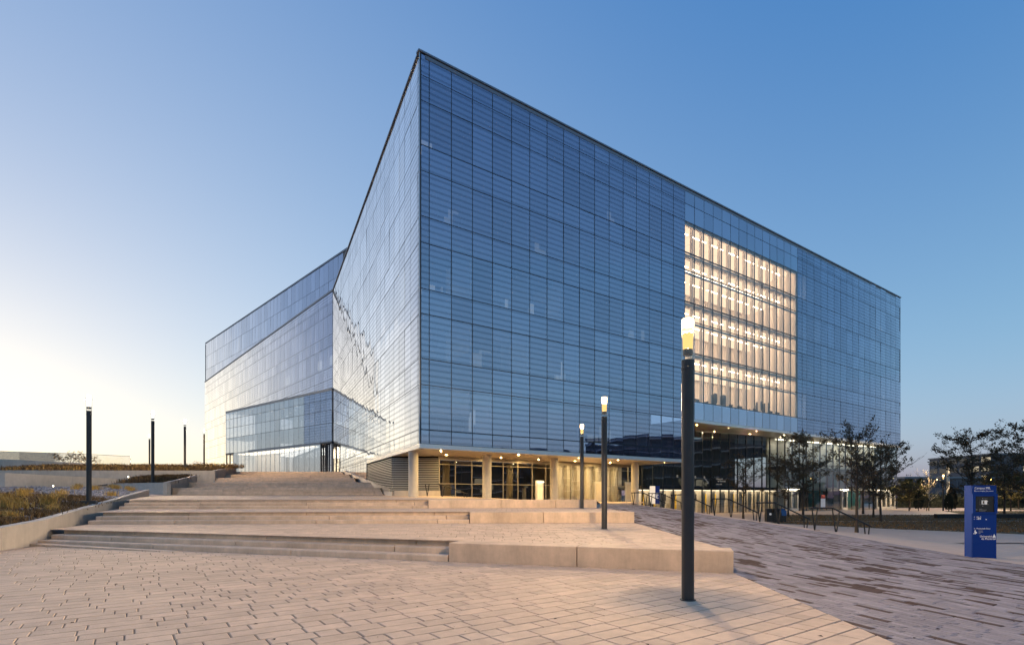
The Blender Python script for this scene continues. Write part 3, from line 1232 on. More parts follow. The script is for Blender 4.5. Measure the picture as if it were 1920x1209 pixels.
# partitions, and self-glowing sheets standing in for lit rooms
rng = random.Random(21)
for z0, z1 in ((6.05, 9.09), (10.85, 13.9), (15.6, 18.7), (20.5, 23.56), (25.3, 28.3)):
    t = 0.705
    while t < TOT - 2:
        t += rng.choice((2, 3, 4, 5)) * 1.706
        if A0 - 0.4 < t < A1 + 0.4 or t > TOT - 1 or (t > 28 and z0 < 9):
            continue
        part_box("partition", main, v3(P2(t, 0.35), z0), v3(U * 0.12), v3(NI * (INS - 0.4)), (0, 0, z1 - z0 + 0.4), M['white'])
lit = [(1.0, 25.3, 1.9, 1.0), (6.1, 25.3, 1.6, .6), (2.6, 20.5, 1.6, .5), (1.2, 15.6, 1.3, .8), (8.9, 15.6, 3.3, 1.0), (11.5, 20.5, 1.8, .4), (4.3, 10.85, 3.2, .5), (13.2, 10.85, 1.4, .6),
       (4.6, 6.05, .6, .9), (18.0, 6.05, 3.2, .4), (22.5, 15.6, 1.7, .35), (19.2, 25.3, 1.7, .3), (A1 + .2, 25.3, 1.9, 1.6), (A1 + .2, 20.5, 1.9, 1.6), (A1 + .2, 15.6, 1.9, 1.4), (A1 + .2, 10.85, 1.9, 1.5),
       (76.6, 20.5, 1.5, .6), (76.6, 25.3, 1.5, .5), (76.6, 15.6, 1.5, .5), (60, 10.85, 1.6, .3)]
for t, z, wd, stg in lit:
    ms = M['e_b1'] if stg < 0.55 else (M['e_b2'] if stg < 1.2 else M['e_b3'])
    if stg >= 1.2:
        part_box("glow_stair_wall", main, v3(P2(t, 1.3), z + 0.01), v3(U * wd), v3(NI * 0.1), (0, 0, 2.7), ms)  # wall glows by itself, stairwell light put into its material
        continue
    for q in range(4):
        ww = wd * rng.uniform(0.15, 0.55)
        part_box("glow_room_wall", main, v3(P2(t + rng.uniform(0, wd - ww), rng.uniform(1.0, 3.2)), z + rng.uniform(0.01, 0.6)), v3(U * ww), v3(NI * 0.06), (0, 0, rng.uniform(0.4, 2.0)), ms if q < 3 else M['e_b1'])  # glowing patches, room light put into their material
    part_box("cupboard", main, v3(P2(t + wd * rng.uniform(0.2, 0.6), 0.8), z + 0.01), v3(U * wd * 0.3), v3(NI * 0.15), (0, 0, rng.uniform(0.7, 1.6)), M['inwall'])
for s, z in ((5.0, 20.5), (5.0, 25.3), (3.4, 15.6)):
    part_box("blind", main, v3(C0 + V * s + VI * 0.14, z + 0.1), v3(V * 3.3), v3(VI * 0.02), (0, 0, 2.85), M['e_b2'])  # blind glows by itself, as if lit from the room

# roller blinds drawn to different heights
M['blind'] = principled("roller_blind", (0.42, 0.43, 0.46), 0.8)
rng = random.Random(40)
for _ in range(64):
    ci = rng.randrange(1, len(cols) - 1)
    if nl <= ci < na:
        continue
    z1 = rng.choice((9.09, 13.9, 18.7, 23.56, 28.3))
    if ci >= na and z1 < 10:
        continue
    dz = rng.uniform(0.4, 2.7)
    n_ = rng.choice((1, 1, 2))
    a, b = cols[ci] + 0.08, cols[min(ci + n_, len(cols) - 1)] - 0.08
    part_box("roller_blind", main, v3(P2(a, 0.26), z1 - 0.05 - dz), v3(U * (b - a)), v3(NI * 0.01), (0, 0, dz), M['blind'])

# --- atrium interior
AD = 7.0
part_box("atrium_wall", main, v3(P2(A0, AD), 10.7), v3(U * (A1 - A0)), v3(NI * 0.2), (0, 0, 17.7), M['white'])
part_box("atrium_wall", main, v3(P2(A0 - 0.06, 0.3), 10.7), v3(U * 0.06), v3(NI * AD), (0, 0, 17.7), M['white'])
part_box("atrium_wall", main, v3(P2(A1, 0.3), 10.7), v3(U * 0.06), v3(NI * AD), (0, 0, 17.7), M['white'])
nsl = 56
for k in range(nsl):
    t = A0 + (k + 0.5) * (A1 - A0) / nsl
    part_box("wall_batten", main, v3(P2(t, AD - 0.16), 10.8), v3(U * 0.10), v3(NI * 0.16), (0, 0, 17.4), M['white'])
for z in (10.85, 15.6, 20.5, 25.3, 28.62):
    part_box("atrium_slab", main, v3(P2(A0, 0.35), z - 0.32), v3(U * (A1 - A0)), v3(NI * (AD - 0.5)), (0, 0, 0.3), M['white'])
for z in (15.6, 20.5, 25.3, 28.62):
    for k in range(14):
        t = A0 + 0.06 + k * (A1 - A0) / 14
        part_box("ceiling_panel", main, v3(P2(t, 0.7), z - 0.345), v3(U * 1.42), v3(NI * 5.8), (0, 0, 0.02), M['e_ceil'])  # whole ceiling made to glow for an even, warm atrium
    for k in range(7):
        for dpt in (1.6, 4.2):
            part_box("linear_lamp", main, v3(P2(A0 + 0.4 + k * 3.0, dpt), z - 0.40), v3(U * 2.2), v3(NI * 0.07), (0, 0, 0.05), M['e_line'])
part_box("cove_light", main, v3(P2(A0 + 0.2, 0.4), 23.60), v3(U * 14), v3(NI * 0.08), (0, 0, 0.10), M['e_ceil2'])
for ci in range(nl, na + 1):
    t = cols[ci]
    part_box("fin", main, v3(P2(t - 0.14 if ci > nl else t + 0.02, 0.16), 10.9), v3(U * 0.09), v3(NI * 0.30), (0, 0, 17.3), M['white'])
for ri in range(3, 10):
    part_box("blind_box", main, v3(P2(A0 + 0.05, 0.17), ZL[ri + 1] - 0.26), v3(U * (A1 - A0 - 0.1)), v3(NI * 0.10), (0, 0, 0.18), M['white'])
# laboratory furniture seen against the light
for k, t in enumerate((31.5, 34.2, 37.2, 39.6, 42.6, 45.4, 47.2)):
    tb_ = part_box("workbench", main, v3(P2(t, 1.6), 11.55), v3(U * 1.3), v3(NI * 0.7), (0, 0, 0.06), M['inwall'])
    for q in (0.05, 1.2):
        part_box("bench_leg", main, v3(P2(t + q, 1.65), 10.85), v3(U * 0.05), v3(NI * 0.6), (0, 0, 0.7), M['inwall'])
    if k % 3 == 1:
        m = MB()
        c = P2(t + 0.5, 1.3)
        for q in range(2):
            m.lathe([(0.0, 0.0), (0.34, 0.05), (0.42, 0.5), (0.36, 0.95), (0.0, 1.1)], (c.x + q * 1.5 * U.x - C0.x, c.y + q * 1.5 * U.y - C0.y, 11.35), 10)
        m.build("lab_chair", M['inwall'], main, smooth=True)

# --- coping, fascia, soffits
for (o, ax, ay) in ((P2(-0.12, -0.10), U * (TOT + 0.2), NI * 0.4), (C0 + V * 0.33 + VI * -0.10, V * (LEFT_S - 0.3), VI * 0.4)):
    part_box("coping", main, v3(o, 31.5), v3(ax), v3(ay), (0, 0, 0.12), M['coping'])
SZ = 4.78
TS = 28.2
part_box("fascia", main, v3(P2(-0.05, -0.06), SZ), v3(U * (TS + 0.05)), v3(NI * 0.3), (0, 0, 0.30), M['fascia'])
part_box("fascia", main, v3(C0 + V * 0.26 + VI * -0.05, SZ), v3(V * 19.2), v3(VI * 0.3), (0, 0, 0.30), M['fascia'])
part_box("corner_trim", main, (C0.x - 0.035, C0.y - 0.03, SZ + 0.31), (0.05, 0, 0), (0, 0.05, 0), (0, 0, 26.4), M['fascia'])
INS_S = 6.2
K = C0 + V * 8.5
GL = P2(4.62, INS_S)
part_poly("soffit", main, [v3(C0 + U * 0.2 + VI * 0.2), v3(P2(TS)), v3(P2(TS, INS_S + 3)), v3(P2(6, INS_S + 3)), v3(C0 + V * 19.4 + VI * 3), v3(C0 + V * 19.4 + VI * 0.2)], M['soffit'], SZ + 0.02, SZ + 0.08)
SZ2 = 8.85
part_box("fascia", main, v3(P2(TS, -0.05), SZ2 - 0.02), v3(U * (TOT - TS)), v3(NI * 0.3), (0, 0, 0.26), M['fascia'])
LA, LB = P2(TS, 5.5), P2(TOT - 0.1, 0.4)
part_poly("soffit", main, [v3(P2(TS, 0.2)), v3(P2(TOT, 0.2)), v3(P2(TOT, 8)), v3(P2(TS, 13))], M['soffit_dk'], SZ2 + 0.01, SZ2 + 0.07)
part_box("side_wall", main, v3(P2(TS - 0.2, 0.35), SZ + 0.1), v3(U * 0.15), v3(NI * 8), (0, 0, SZ2 - SZ), M['inwall'])


def downlight(root, p, z, r=0.06):
    b = Vector(root.location)
    m = MB()
    m.lathe([(r + 0.035, 0.0), (r + 0.035, -0.02), (r, -0.02)], (p.x - b.x, p.y - b.y, z), 14)
    h = m.build("downlight", M['fascia'], root)
    m = MB()
    m.lathe([(r, -0.016), (0.0001, -0.016)], (p.x - b.x, p.y - b.y, z), 14)
    m.build("lens", M['e_down'], h)


for t, i in ((2.2, 1.2), (4.4, 4.6), (9.0, 1.2), (9.6, 4.6), (13.6, 4.6), (15.4, 1.3), (18.0, 4.7), (20.2, 1.3), (22.5, 4.6), (26.6, 1.3)):
    downlight(main, P2(t, i), SZ + 0.02)
for t, i in ((31.5, 1.2), (33, 3.6), (37, 1.2), (38, 3.6), (42, 1.0), (44, 3.0), (48, 1.0), (50, 2.6), (54, 1.0), (60, 0.9), (66, 0.9)):
    downlight(main, P2(t, i), SZ2 + 0.01, 0.04)

# --- round columns
for t, i in ((0.77, 2.75), (7.05, 2.75), (13.9, 2.75), (24.0, 2.75)):
    p = P2(t, i)
    m = MB()
    m.lathe([(0.36, 0.4), (0.36, SZ + 0.03)], (p.x - C0.x, p.y - C0.y, 0), 28)
    m.build("column", M['column'], main, smooth=True)

# --- louvre walls: every slat a part
G2 = C0 + V * 19.4
for (a, b) in ((G2, K), (K, GL)):
    d = (b - a).normalized()
    I = Vector((-d.y, d.x))
    L = (b - a).length
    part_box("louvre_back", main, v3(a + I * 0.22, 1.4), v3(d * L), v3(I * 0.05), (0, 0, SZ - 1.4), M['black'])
    z = 1.95
    while z < SZ - 0.12:
        m = MB()
        o = a + I * 0.02
        b0 = Vector((C0.x, C0.y))
        q = [(o - b0, z), (o - b0 + I * 0.13, z + 0.10)]
        th = 0.018
        pts = []
        for s_, e_ in ((0, 0), (L, 0)):
            pass
        A_, B_ = o - b0, o - b0 + I * 0.13
        m.obox((A_.x, A_.y, z), v3(d * L), (I.x * 0.11, I.y * 0.11, 0.035), (0, 0, 0.045))
        m.build("louvre_slat", M['slat'], main)
        z += 0.145
part_box("plinth", main, v3(K + Vector((0.3, -0.25)), 1.0), (3.7, 0.1, 0), (0, 0.35, 0), (0, 0, 0.98), M['conc'])
part_box("plinth", main, v3(G2 + Vector((0.05, -0.1)), 1.0), v3((K - G2)), (0.2, 0.1, 0), (0, 0, 0.9), M['conc'])

# --- storefront under the left half
sroot = main
sc = [4.62, 6.1, 7.7, 9.3, 10.9, 12.5, 14.1, 15.7, 17.2, 18.8, 20.4, 22.0, 23.6, 25.2, 26.8, 28.0]
ZS = [0.92, 2.55, 4.15, SZ]
M['frame_gold'] = principled("storefront_frame", (0.34, 0.31, 0.26), 0.4, metal=0.5)
fac.add(P2(0, INS_S), U, sc, ZS, lambda ci, ri: 'g_store', mull=0.09, mdepth=0.12, mm=M['frame_gold'], gap=0.04, tilt=0.008)
part_box("header", main, v3(P2(4.5, INS_S - 0.06), SZ - 0.28), v3(U * 23.6), v3(NI * 0.05), (0, 0, 0.28), M['frame_gold'])
part_box("lobby_wall", main, v3(P2(4.6, INS_S + 4), 0.9), v3(U * 12.6), v3(NI * 0.2), (0, 0, SZ - 0.9), M['dark'])
part_box("lobby_wall", main, v3(P2(17.2, INS_S + 0.2), 0.9), v3(U * 0.15), v3(NI * 4), (0, 0, SZ - 0.9), M['lobbywall'])
part_box("lobby_wall", main, v3(P2(17.3, INS_S + 3.4), 0.9), v3(U * 12), v3(NI * 0.2), (0, 0, SZ - 0.9), M['white'])
for k in range(8):
    part_box("lobby_pilaster", main, v3(P2(17.9 + k * 1.35, INS_S + 2.7), 0.9), v3(U * 0.35), v3(NI * 0.5), (0, 0, SZ - 0.9), M['lobbywall'])
for k in range(5):
    part_box("lobby_lamp", main, v3(P2(18 + k * 2.1, INS_S + 1.2), SZ - 0.06), v3(U * 1.2), v3(NI * 0.5), (0, 0, 0.03), M['e_lobby'])
part_poly("lobby_floor", main, [(-9.5, 45.5), (7.9, 46.9), (10.2, 46.9), (14.5, 57.5), (9, 64), (-12, 52)], M['conc_lt'], 0.80, 0.915)
# doors in the storefront
for t, lit_ in ((14.4, True), (21.8, False), (26.2, False)):
    p = P2(t, INS_S - 0.12)
    d = part_box("door", main, v3(p, 0.93), v3(U * (0.95 if lit_ else 1.25)), v3(NI * 0.05), (0, 0, 2.05), M['frame_lt'])
    part_box("door_light", d, (0, 0, 0), (0.001, 0, 0), (0, 0.001, 0), (0, 0, 0.001), M['frame_lt']) if False else None
    m = MB()
    q = P2(t + 0.2, INS_S - 0.15)
    m.obox((q.x - C0.x, q.y - C0.y, 1.2), v3(U * (0.6 if lit_ else 0.85)), v3(NI * 0.03), (0, 0, 1.55))
    m.build("door_panel", M['white'] if lit_ else M['lobbywall'], d)
    if lit_:
        m = MB()
        q = P2(t + 0.1, INS_S - 0.42)
        m.obox((q.x - C0.x, q.y - C0.y, 2.80), v3(U * 0.7), v3(NI * 0.14), (0, 0, 0.05))
        m.build("door_lamp", M['e_lobby2'], d)

# --- tall lobby glazing under the right half
LD = (LB - LA)
LL = LD.length
LD = LD / LL
LI = Vector((-LD.y, LD.x))
ncol = 34
lcol = [LL / ncol * k for k in range(ncol + 1)]
ZB = [-0.45, 2.45, 5.6, SZ2]
QW = 22.7
fac.add(LA, LD, lcol, ZB, lambda ci, ri: 'g_store' if ri == 0 else 'g_lobby', mull=0.07, mdepth=0.16, gap=0.035, tilt=0.006)


def LP(q, i=0.0):
    return LA + LD * q + LI * i


part_box("lobby_slab", main, v3(LP(0, 0.25), 2.2), v3(LD * QW), v3(LI * 8), (0, 0, 0.4), M['dark'])
part_box("lobby_wall", main, v3(LP(0, 2.6), -0.45), v3(LD * (QW + 8)), v3(LI * 0.2), (0, 0, 2.6), M['lobbywall'])
part_box("lobby_wall", main, v3(LP(0, 6.5), 2.6), v3(LD * QW), v3(LI * 0.2), (0, 0, 6.3), M['inwall'])
part_box("lobby_wall", main, v3(LP(QW, 1.6), 2.2), v3(LD * (LL - QW - 3)), v3(LI * 0.2), (0, 0, 6.7), M['white'])
part_box("lobby_wall", main, v3(LP(QW + 8, 5.0), -0.45), v3(LD * (LL - QW - 8)), v3(LI * 0.2), (0, 0, 2.7), M['inwall'])
part_box("lobby_floor", main, v3(LP(0, 0.15), -0.5), v3(LD * LL), v3(LI * 7), (0, 0, 0.04), M['conc_lt'])
for k in range(14):
    q = 0.5 + k * 1.62
    if q < QW:
        part_box("lobby_lamp", main, v3(LP(q, 0.35), 2.15), v3(LD * 1.5), v3(LI * 2.0), (0, 0, 0.03), M['e_lobby2'])
        part_box("locker" if k % 3 else "wall_screen", main, v3(LP(q + 0.1, 2.45), -0.4 if k % 3 else 1.0), v3(LD * (0.62 if k % 3 else 0.8)), v3(LI * 0.14), (0, 0, 2.15 if k % 3 else 0.75), M['yellow'] if k % 3 else M['dark'])
        part_box("lobby_pier", main, v3(LP(q + 0.85, 0.55), -0.45), v3(LD * 0.62), v3(LI * 0.7), (0, 0, 2.64), M['lobbywall'])
for k in range(9):
    part_box("lobby_lamp", main, v3(LP(QW + 0.6 + k * 2.7, 0.5), SZ2 - 0.12), v3(LD * 1.6), v3(LI * 0.4), (0, 0, 0.03), M['e_white'])
part_box("lobby_beam", main, v3(LP(QW, 0.4), 4.9), v3(LD * (LL - QW)), v3(LI * 1.1), (0, 0, 0.35), M['inwall'])
M['teal'] = principled("teal_screen", (0.04, 0.22, 0.26), 0.5)
for q, wd, z0, z1 in ((QW + 8.5, 3.2, -0.4, 2.3), (QW + 13, 2.0, 2.7, 4.6), (QW + 17, 4.0, -0.4, 2.2)):
    part_box("teal_panel", main, v3(LP(q, 1.35), z0), v3(LD * wd), v3(LI * 0.08), (0, 0, z1 - z0), M['teal'])
# entrance doors at the far right
for q, n in ((36.4, 1), (45.2, 4), (24.0, 2)):
    for k in range(n):
        a = LP(q + k * 1.28, -0.20)
        d = part_box("door", main, v3(a, -0.44), v3(LD * 0.12), v3(LI * 0.14), (0, 0, 2.75), M['frame_lt'])
        for (oq, w_, z0, z1) in ((1.1, 0.12, -0.44, 2.31), (0.12, 0.98, 2.1, 2.31), (0.12, 0.98, -0.44, -0.1)):
            b = LP(q + k * 1.28 + oq, -0.20)
            m = MB()
            m.obox((b.x - C0.x, b.y - C0.y, z0), v3(LD * w_), v3(LI * 0.14), (0, 0, z1 - z0))
            m.build("door_frame", M['frame_lt'], d)
        b = LP(q + k * 1.28 + 0.1, -0.36)
        m = MB()
        m.obox((b.x - C0.x, b.y - C0.y, 2.33), v3(LD * 1.05), v3(LI * 0.14), (0, 0, 0.05))
        m.build("door_lamp", M['e_spot'], d)
fac.finish(300)

# notices and lettering on the lobby glass
nt_ = empty("notice_board", v3(LP(31.6, -0.06), 0.0), label="white notice with red headed sheets behind the trees on lobby glass", cat="notice")
part_box("board", nt_, v3(LP(31.6, -0.05), 0.0), v3(LD * 1.0), v3(LI * 0.02), (0, 0, 1.15), M['paint_w'])
for k in range(3):
    part_box("red_sheet", nt_, v3(LP(31.68 + k * 0.3, -0.07), 1.2), v3(LD * 0.25), v3(LI * 0.02), (0, 0, 0.45), M['red'])


def text(body, size, parent, loc, rot, matl, name="lettering", align='LEFT', extr=0.002):
    c = bpy.data.curves.new(name, 'FONT')
    c.body = body
    c.size = size
    c.extrude = extr
    c.align_x = align
    c.resolution_u = 2
    c.materials.append(matl)
    tmp = bpy.data.objects.new(name, c)
    COL.objects.link(tmp)
    me = bpy.data.meshes.new_from_object(tmp.evaluated_get(bpy.context.evaluated_depsgraph_get()))
    bpy.data.objects.remove(tmp)
    o = bpy.data.objects.new(name, me)
    COL.objects.link(o)
    o.parent = parent
    o.location = loc
    o.rotation_euler = rot
    return o


ga = math.atan2(LD.y, LD.x)
dec = empty("glass_lettering", v3(LP(11.2, -0.05), 2.8), ga, label="small white lettering and molecule marks on the dark lobby glass", cat="lettering")
text("Université", 0.27, dec, (0, 0, 0.62), (R(90), 0, 0), M['paint_w'])
text("de Montréal", 0.27, dec, (0.25, 0, 0.36), (R(90), 0, 0), M['paint_w'])
text("Campus MIL", 0.2, dec, (0, 0, 0.02), (R(90), 0, 0), M['paint_w'])
for (x, z) in ((-3.4, 0.85), (-1.95, 0.85), (-1.35, 0.25), (-6.2, 0.9)):
    m = MB()
    n = 12
    ring = []
    for k in range(n):
        a_, b_ = 2 * math.pi * k / n, 2 * math.pi * (k + 1) / n
        m.poly([(x + 0.10 * math.cos(a_), 0, z + 0.13 * math.sin(a_)), (x + 0.05 * math.cos(a_), 0, z + 0.07 * math.sin(a_)), (x + 0.05 * math.cos(b_), 0, z + 0.07 * math.sin(b_)), (x + 0.10 * math.cos(b_), 0, z + 0.13 * math.sin(b_))])
    m.build("ring_mark", M['paint_w'], dec)
m = MB()
m.poly([(-1.9, 0, 0.72), (-1.86, 0, 0.75), (-1.42, 0, 0.38), (-1.46, 0, 0.35)])
m.build("link_mark", M['paint_w'], dec)

# ------------------------------------------------------------------ rear wing
WL, WR = Vector((-81.5, 141.5)), Vector((-26.3, 78.2))
wing = empty("glass_wing", (WL.x, WL.y, 0), label="long rear glass wing receding to the left of the main building", cat="building")
wf = Facade(wing)
WD = (WR - WL)
wl = WD.length
WD = WD / wl
WI = Vector((-WD.y, WD.x))
wc = [wl / 48 * k for k in range(49)]
ZW = [4.5] + ZL[1:]
wf.add(WL, WD, wc, ZW, lambda c, r: 'g_frit', gap=0.028, mull=0.06, tilt=0.002)
HL, HR = WL + WI * 0.15, Vector((-27.9, 88.1))
HD = (HR - HL)
hl = HD.length
HD = HD / hl
HI = Vector((-HD.y, HD.x))
hc = [hl / 44 * k for k in range(45)]
wf.add(HL, HD, hc, [31.75, 34.7, 38.2, 41.7], lambda c, r: 'g_plain', thick=set())
wf.finish(300)
part_box("backing", wing, v3(WL + WI * 0.6, 4.5), v3(WD * wl), v3(WI * 0.2), (0, 0, 26.9), M['inwall'])
part_box("backing", wing, v3(HL + HI * 0.4, 31.5), v3(HD * hl), v3(HI * 0.2), (0, 0, 10.0), M['inwall'])
part_box("coping", wing, v3(WL - WI * 0.08, 31.48), v3(WD * wl), v3(WI * 0.5), (0, 0, 0.30), M['coping'])
part_box("coping", wing, v3(HL - HI * 0.08, 41.7), v3(HD * (hl + 3)), v3(HI * 0.5), (0, 0, 0.30), M['coping'])
part_box("plant_screen", wing, v3(HR + HD * 0.03, 31.6), v3(HD * 3.2), v3(HI * 0.3), (0, 0, 10.1), M['frame_dk'])
part_poly("roof", wing, [v3(WL + WI * 0.3), v3(WR + WI * 0.3), v3(WR + WI * 30), v3(WL + WI * 30)], M['coping'], 31.2, 31.4)
part_poly("roof", wing, [v3(HL + HI * 0.3), v3(HR + HI * 0.3), v3(HR + HI * 25), v3(HL + HI * 25)], M['coping'], 41.4, 41.6)
part_box("end_wall", wing, v3(WL + WI * 0.1, 4.5), v3(WI * 28), v3(WD * 0.3), (0, 0, 37), M['inwall'])
for u, z in ((82.2, 20.5), (77.5, 20.5), (63, 20.5), (82.4, 13.9), (30, 20.5)):
    part_box("ceiling_lamp", wing, v3(WL + WD * u + WI * 0.3, z + 0.5), v3(WD * 1.5), v3(WI * 0.06), (0, 0, 1.3), M['e_win'])  # upright glowing sheet close behind the panes

# ------------------------------------------------------------------ pavilion in front of the wing
PLf, PRt = Vector((-53.9, 100.5)), Vector((-26.45, 78.3))
pav = empty("glass_pavilion", (PLf.x, PLf.y, 0), label="low clear glass entrance pavilion at the head of the rear stair", cat="building")
pf = Facade(pav)
PD = (PRt - PLf)
pl_len = PD.length
PD = PD / pl_len
PI_ = Vector((-PD.y, PD.x))
npc = 23
pc = [pl_len / npc * k for k in range(npc + 1)]
ZP = [4.5, 9.4, 12.25, 14.1, 15.75, 17.0]
pf.add(PLf, PD, pc, ZP, lambda c, r: None if (r == 0 and c in (0, 1, 21, 22)) else ('g_frit' if (c >= 18 and r > 0) else 'g_pod'), thick=set(), tilt=0.006)
pf.finish(300)
part_box("coping", pav, v3(PLf - PI_ * 0.06, 17.0), v3(PD * pl_len), v3(PI_ * 0.4), (0, 0, 0.35), M['coping'])
part_poly("roof", pav, [v3(PLf + PI_ * 0.2), v3(PRt + PI_ * 0.2), v3(WR), v3(lin(WL, WR, 0.62))], M['coping'], 16.8, 16.98)
part_box("back_wall", pav, v3(PLf + PI_ * 4.0 + PD * 3, 4.5), v3(PD * (pl_len - 8)), v3(PI_ * 0.2), (0, 0, 12.3), M['white'])
part_box("floor_slab", pav, v3(PLf + PI_ * 0.2, 12.0), v3(PD * (pl_len - 2)), v3(PI_ * 4), (0, 0, 0.3), M['white'])
part_box("floor_slab", pav, v3(PLf + PI_ * 0.2, 9.2), v3(PD * (pl_len - 2)), v3(PI_ * 4), (0, 0, 0.25), M['white'])
part_box("soffit_band", pav, v3(PLf + PD * 9.0 - PI_ * 0.05, 9.25), v3(PD * (pl_len - 9.0)), v3(PI_ * 0.05), (0, 0, 0.32), M['coping'])
for k in range(9):
    part_box("ceiling_panel", pav, v3(PLf + PD * (3.2 + k * 3.0) + PI_ * 0.6, 9.12), v3(PD * 2.4), v3(PI_ * 3.0), (0, 0, 0.05), M['e_lobby2'])  # glowing ceiling sheets added to turn the bottom row cream
for k in range(7):
    part_box("ceiling_lamp", pav, v3(PLf + PD * (4 + k * 4.2) + PI_ * 2, 16.4), v3(PD * 0.5), v3(PI_ * 0.5), (0, 0, 0.05), M['e_room'])
    part_box("ceiling_lamp", pav, v3(PLf + PD * (4 + k * 4.2) + PI_ * 2, 9.1), v3(PD * 1.0), v3(PI_ * 0.6), (0, 0, 0.05), M['e_room'])
for c in (21, 0):
    a = PLf + PD * pc[c]
    d = part_box("door", pav, v3(a + PD * 0.05, 4.5), v3(PD * 0.12), v3(PI_ * 0.2), (0, 0, 4.8), M['frame_dk'])
    for uu in (1.45, 2.95):
        q = a + PD * uu - PLf
        m = MB()
        m.obox((q.x, q.y, 4.5), v3(PD * 0.12), v3(PI_ * 0.2), (0, 0, 4.8))
        m.build("door_frame", M['frame_dk'], d)
    q = a + PD * 0.17 - PLf + PI_ * 1.2
    m = MB()
    m.obox((q.x, q.y, 4.5), v3(PD * 2.6), v3(PI_ * 0.05), (0, 0, 4.7))
    m.build("inner_panel", M['lobbywall'], d)
    q = a + PD * 0.05 - PLf - PI_ * 0.1
    m = MB()
    m.obox((q.x, q.y, 9.25), v3(PD * 3.0), v3(PI_ * 0.5), (0, 0, 0.2))
    m.build("canopy", M['frame_dk'], d)

# ================================================================== OBJECTS
# ------------------------------------------------------------------ lamp posts
LAMP_W = 245.0
M['e_sleeve'] = emit("sleeve_glow", (1.0, 0.58, 0.18), 0.27)  # glow of an added sleeve, makes the lantern body look lit


def make_lamp():
    r = empty("lamp_post")
    m = MB()
    m.lathe([(0.094, 0.0), (0.094, 3.56), (0.100, 3.565), (0.100, 3.60), (0.094, 3.605), (0.094, 3.72), (0.0001, 3.72)], n=24)
    m.build("pole", M['pole'], r, smooth=False)
    m = MB()
    m.lathe([(0.12, 0.0), (0.12, 0.012), (0.094, 0.014)], n=20)
    m.build("base_ring", M['pole'], r)
    m = MB()
    m.lathe([(0.0001, 3.80), (0.076, 3.80), (0.076, 3.88), (0.0001, 3.88)], n=18)
    m.build("collar", M['pole'], r)
    m = MB()
    m.lathe([(0.099, 3.70), (0.103, 4.37)], n=24)
    m.build("lantern_glass", M['g_lamp'], r, smooth=True)
    m = MB()
    m.lathe([(0.0001, 4.235), (0.088, 4.24), (0.092, 4.30), (0.085, 4.355), (0.0001, 4.36)], n=18)
    m.build("bulb", M['e_lamp'], r, smooth=True)
    m = MB()
    m.lathe([(0.016, 3.88), (0.016, 4.16)], n=8)
    m.build("stem", M['frame_lt'], r)
    m = MB()
    m.lathe([(0.074, 3.89), (0.080, 4.13)], n=18)
    m.build("glow_sleeve", M['e_sleeve'], r, smooth=True)  # added glowing sleeve, not a reflector
    ld = bpy.data.lights.new("lamp_light", 'POINT')
    ld.energy = LAMP_W
    ld.color = (1.0, 0.72, 0.41)
    ld.shadow_soft_size = 0.10
    ld.use_nodes = True
    n, l = ld.node_tree.nodes, ld.node_tree.links
    g_ = n.new("ShaderNodeNewGeometry")
    sx = n.new("ShaderNodeSeparateXYZ")
    l.new(g_.outputs["Incoming"], sx.inputs[0])
    ab = n.new("ShaderNodeMath")
    ab.operation = 'ABSOLUTE'
    l.new(sx.outputs[2], ab.inputs[0])
    pw = n.new("ShaderNodeMath")       # wide street-lighting optic: most light thrown out sideways
    pw.operation = 'POWER'
    pw.inputs[1].default_value = -1.5
    l.new(ab.outputs[0], pw.inputs[0])
    mn = n.new("ShaderNodeMath")
    mn.operation = 'MINIMUM'
    mn.inputs[1].default_value = 16.0
    l.new(pw.outputs[0], mn.inputs[0])
    ct = n.new("ShaderNodeMapRange")   # cut-off optic: nothing thrown above the horizontal band
    ct.interpolation_type = 'SMOOTHSTEP'
    ct.inputs[1].default_value = 0.09
    ct.inputs[2].default_value = 0.30
    l.new(ab.outputs[0], ct.inputs[0])
    mu = n.new("ShaderNodeMath")
    mu.operation = 'MULTIPLY'
    l.new(mn.outputs[0], mu.inputs[0])
    l.new(ct.outputs[0], mu.inputs[1])
    l.new(mu.outputs[0], n["Emission"].inputs["Strength"])
    lo = bpy.data.objects.new("lamp_light", ld)
    COL.objects.link(lo)
    lo.parent = r
    lo.location = (0, 0, 4.20)
    return r


lamps = [((2.69, 8.16, 0.0), 0.985, "tall dark lamp post nearest the camera, lit in front of the facade"),
         ((3.15, 18.2, T1), 1.03, "lit lamp post on the first terrace, second from the camera"),
         ((3.75, 28.6, T2), 1.03, "lit lamp post on the second terrace, third and smallest of the row"),
         ((-19.75, 24.9, 1.18), 1.17, "lamp post in the golden grass bed behind the long planter wall"),
         ((-32.6, 48.4, 2.75), 1.50, "lamp post left of the rear stair, behind the bluish corner wall"),
         ((-36.8, 60.0, 4.40), 1.32, "lamp post standing on the grassy bank, second left of the wing"),
         ((-38.1, 66.0, 5.0), 1.10, "lamp post overlapping the left edge of the glass wing"),
         ((-50.3, 74.0, 5.05), 1.15, "lamp post partly hidden behind the one by the bluish wall"),
         ((-65, 121, 4.5), 1.0, "tiny far lamp post at the pavilion's left door"),
         ((-95, 150, 4.5), 1.0, "tiny far lamp post left of the bank's second lamp"),
         ((-86, 147, 4.5), 1.05, "tiny far lamp post just left of the wing's edge lamp")]
l0 = make_lamp()
for i, (p, s, lab) in enumerate(lamps):
    o = l0 if i == 0 else copy_tree(l0)
    o.location = p
    o.rotation_euler = (0, 0, i * 0.7)
    o.scale = (s, s, s) if i < 3 else (s * 0.95, s * 0.95, s)
    tag(o, lab, "lamp post", "cylindrical lamp posts of the campus")
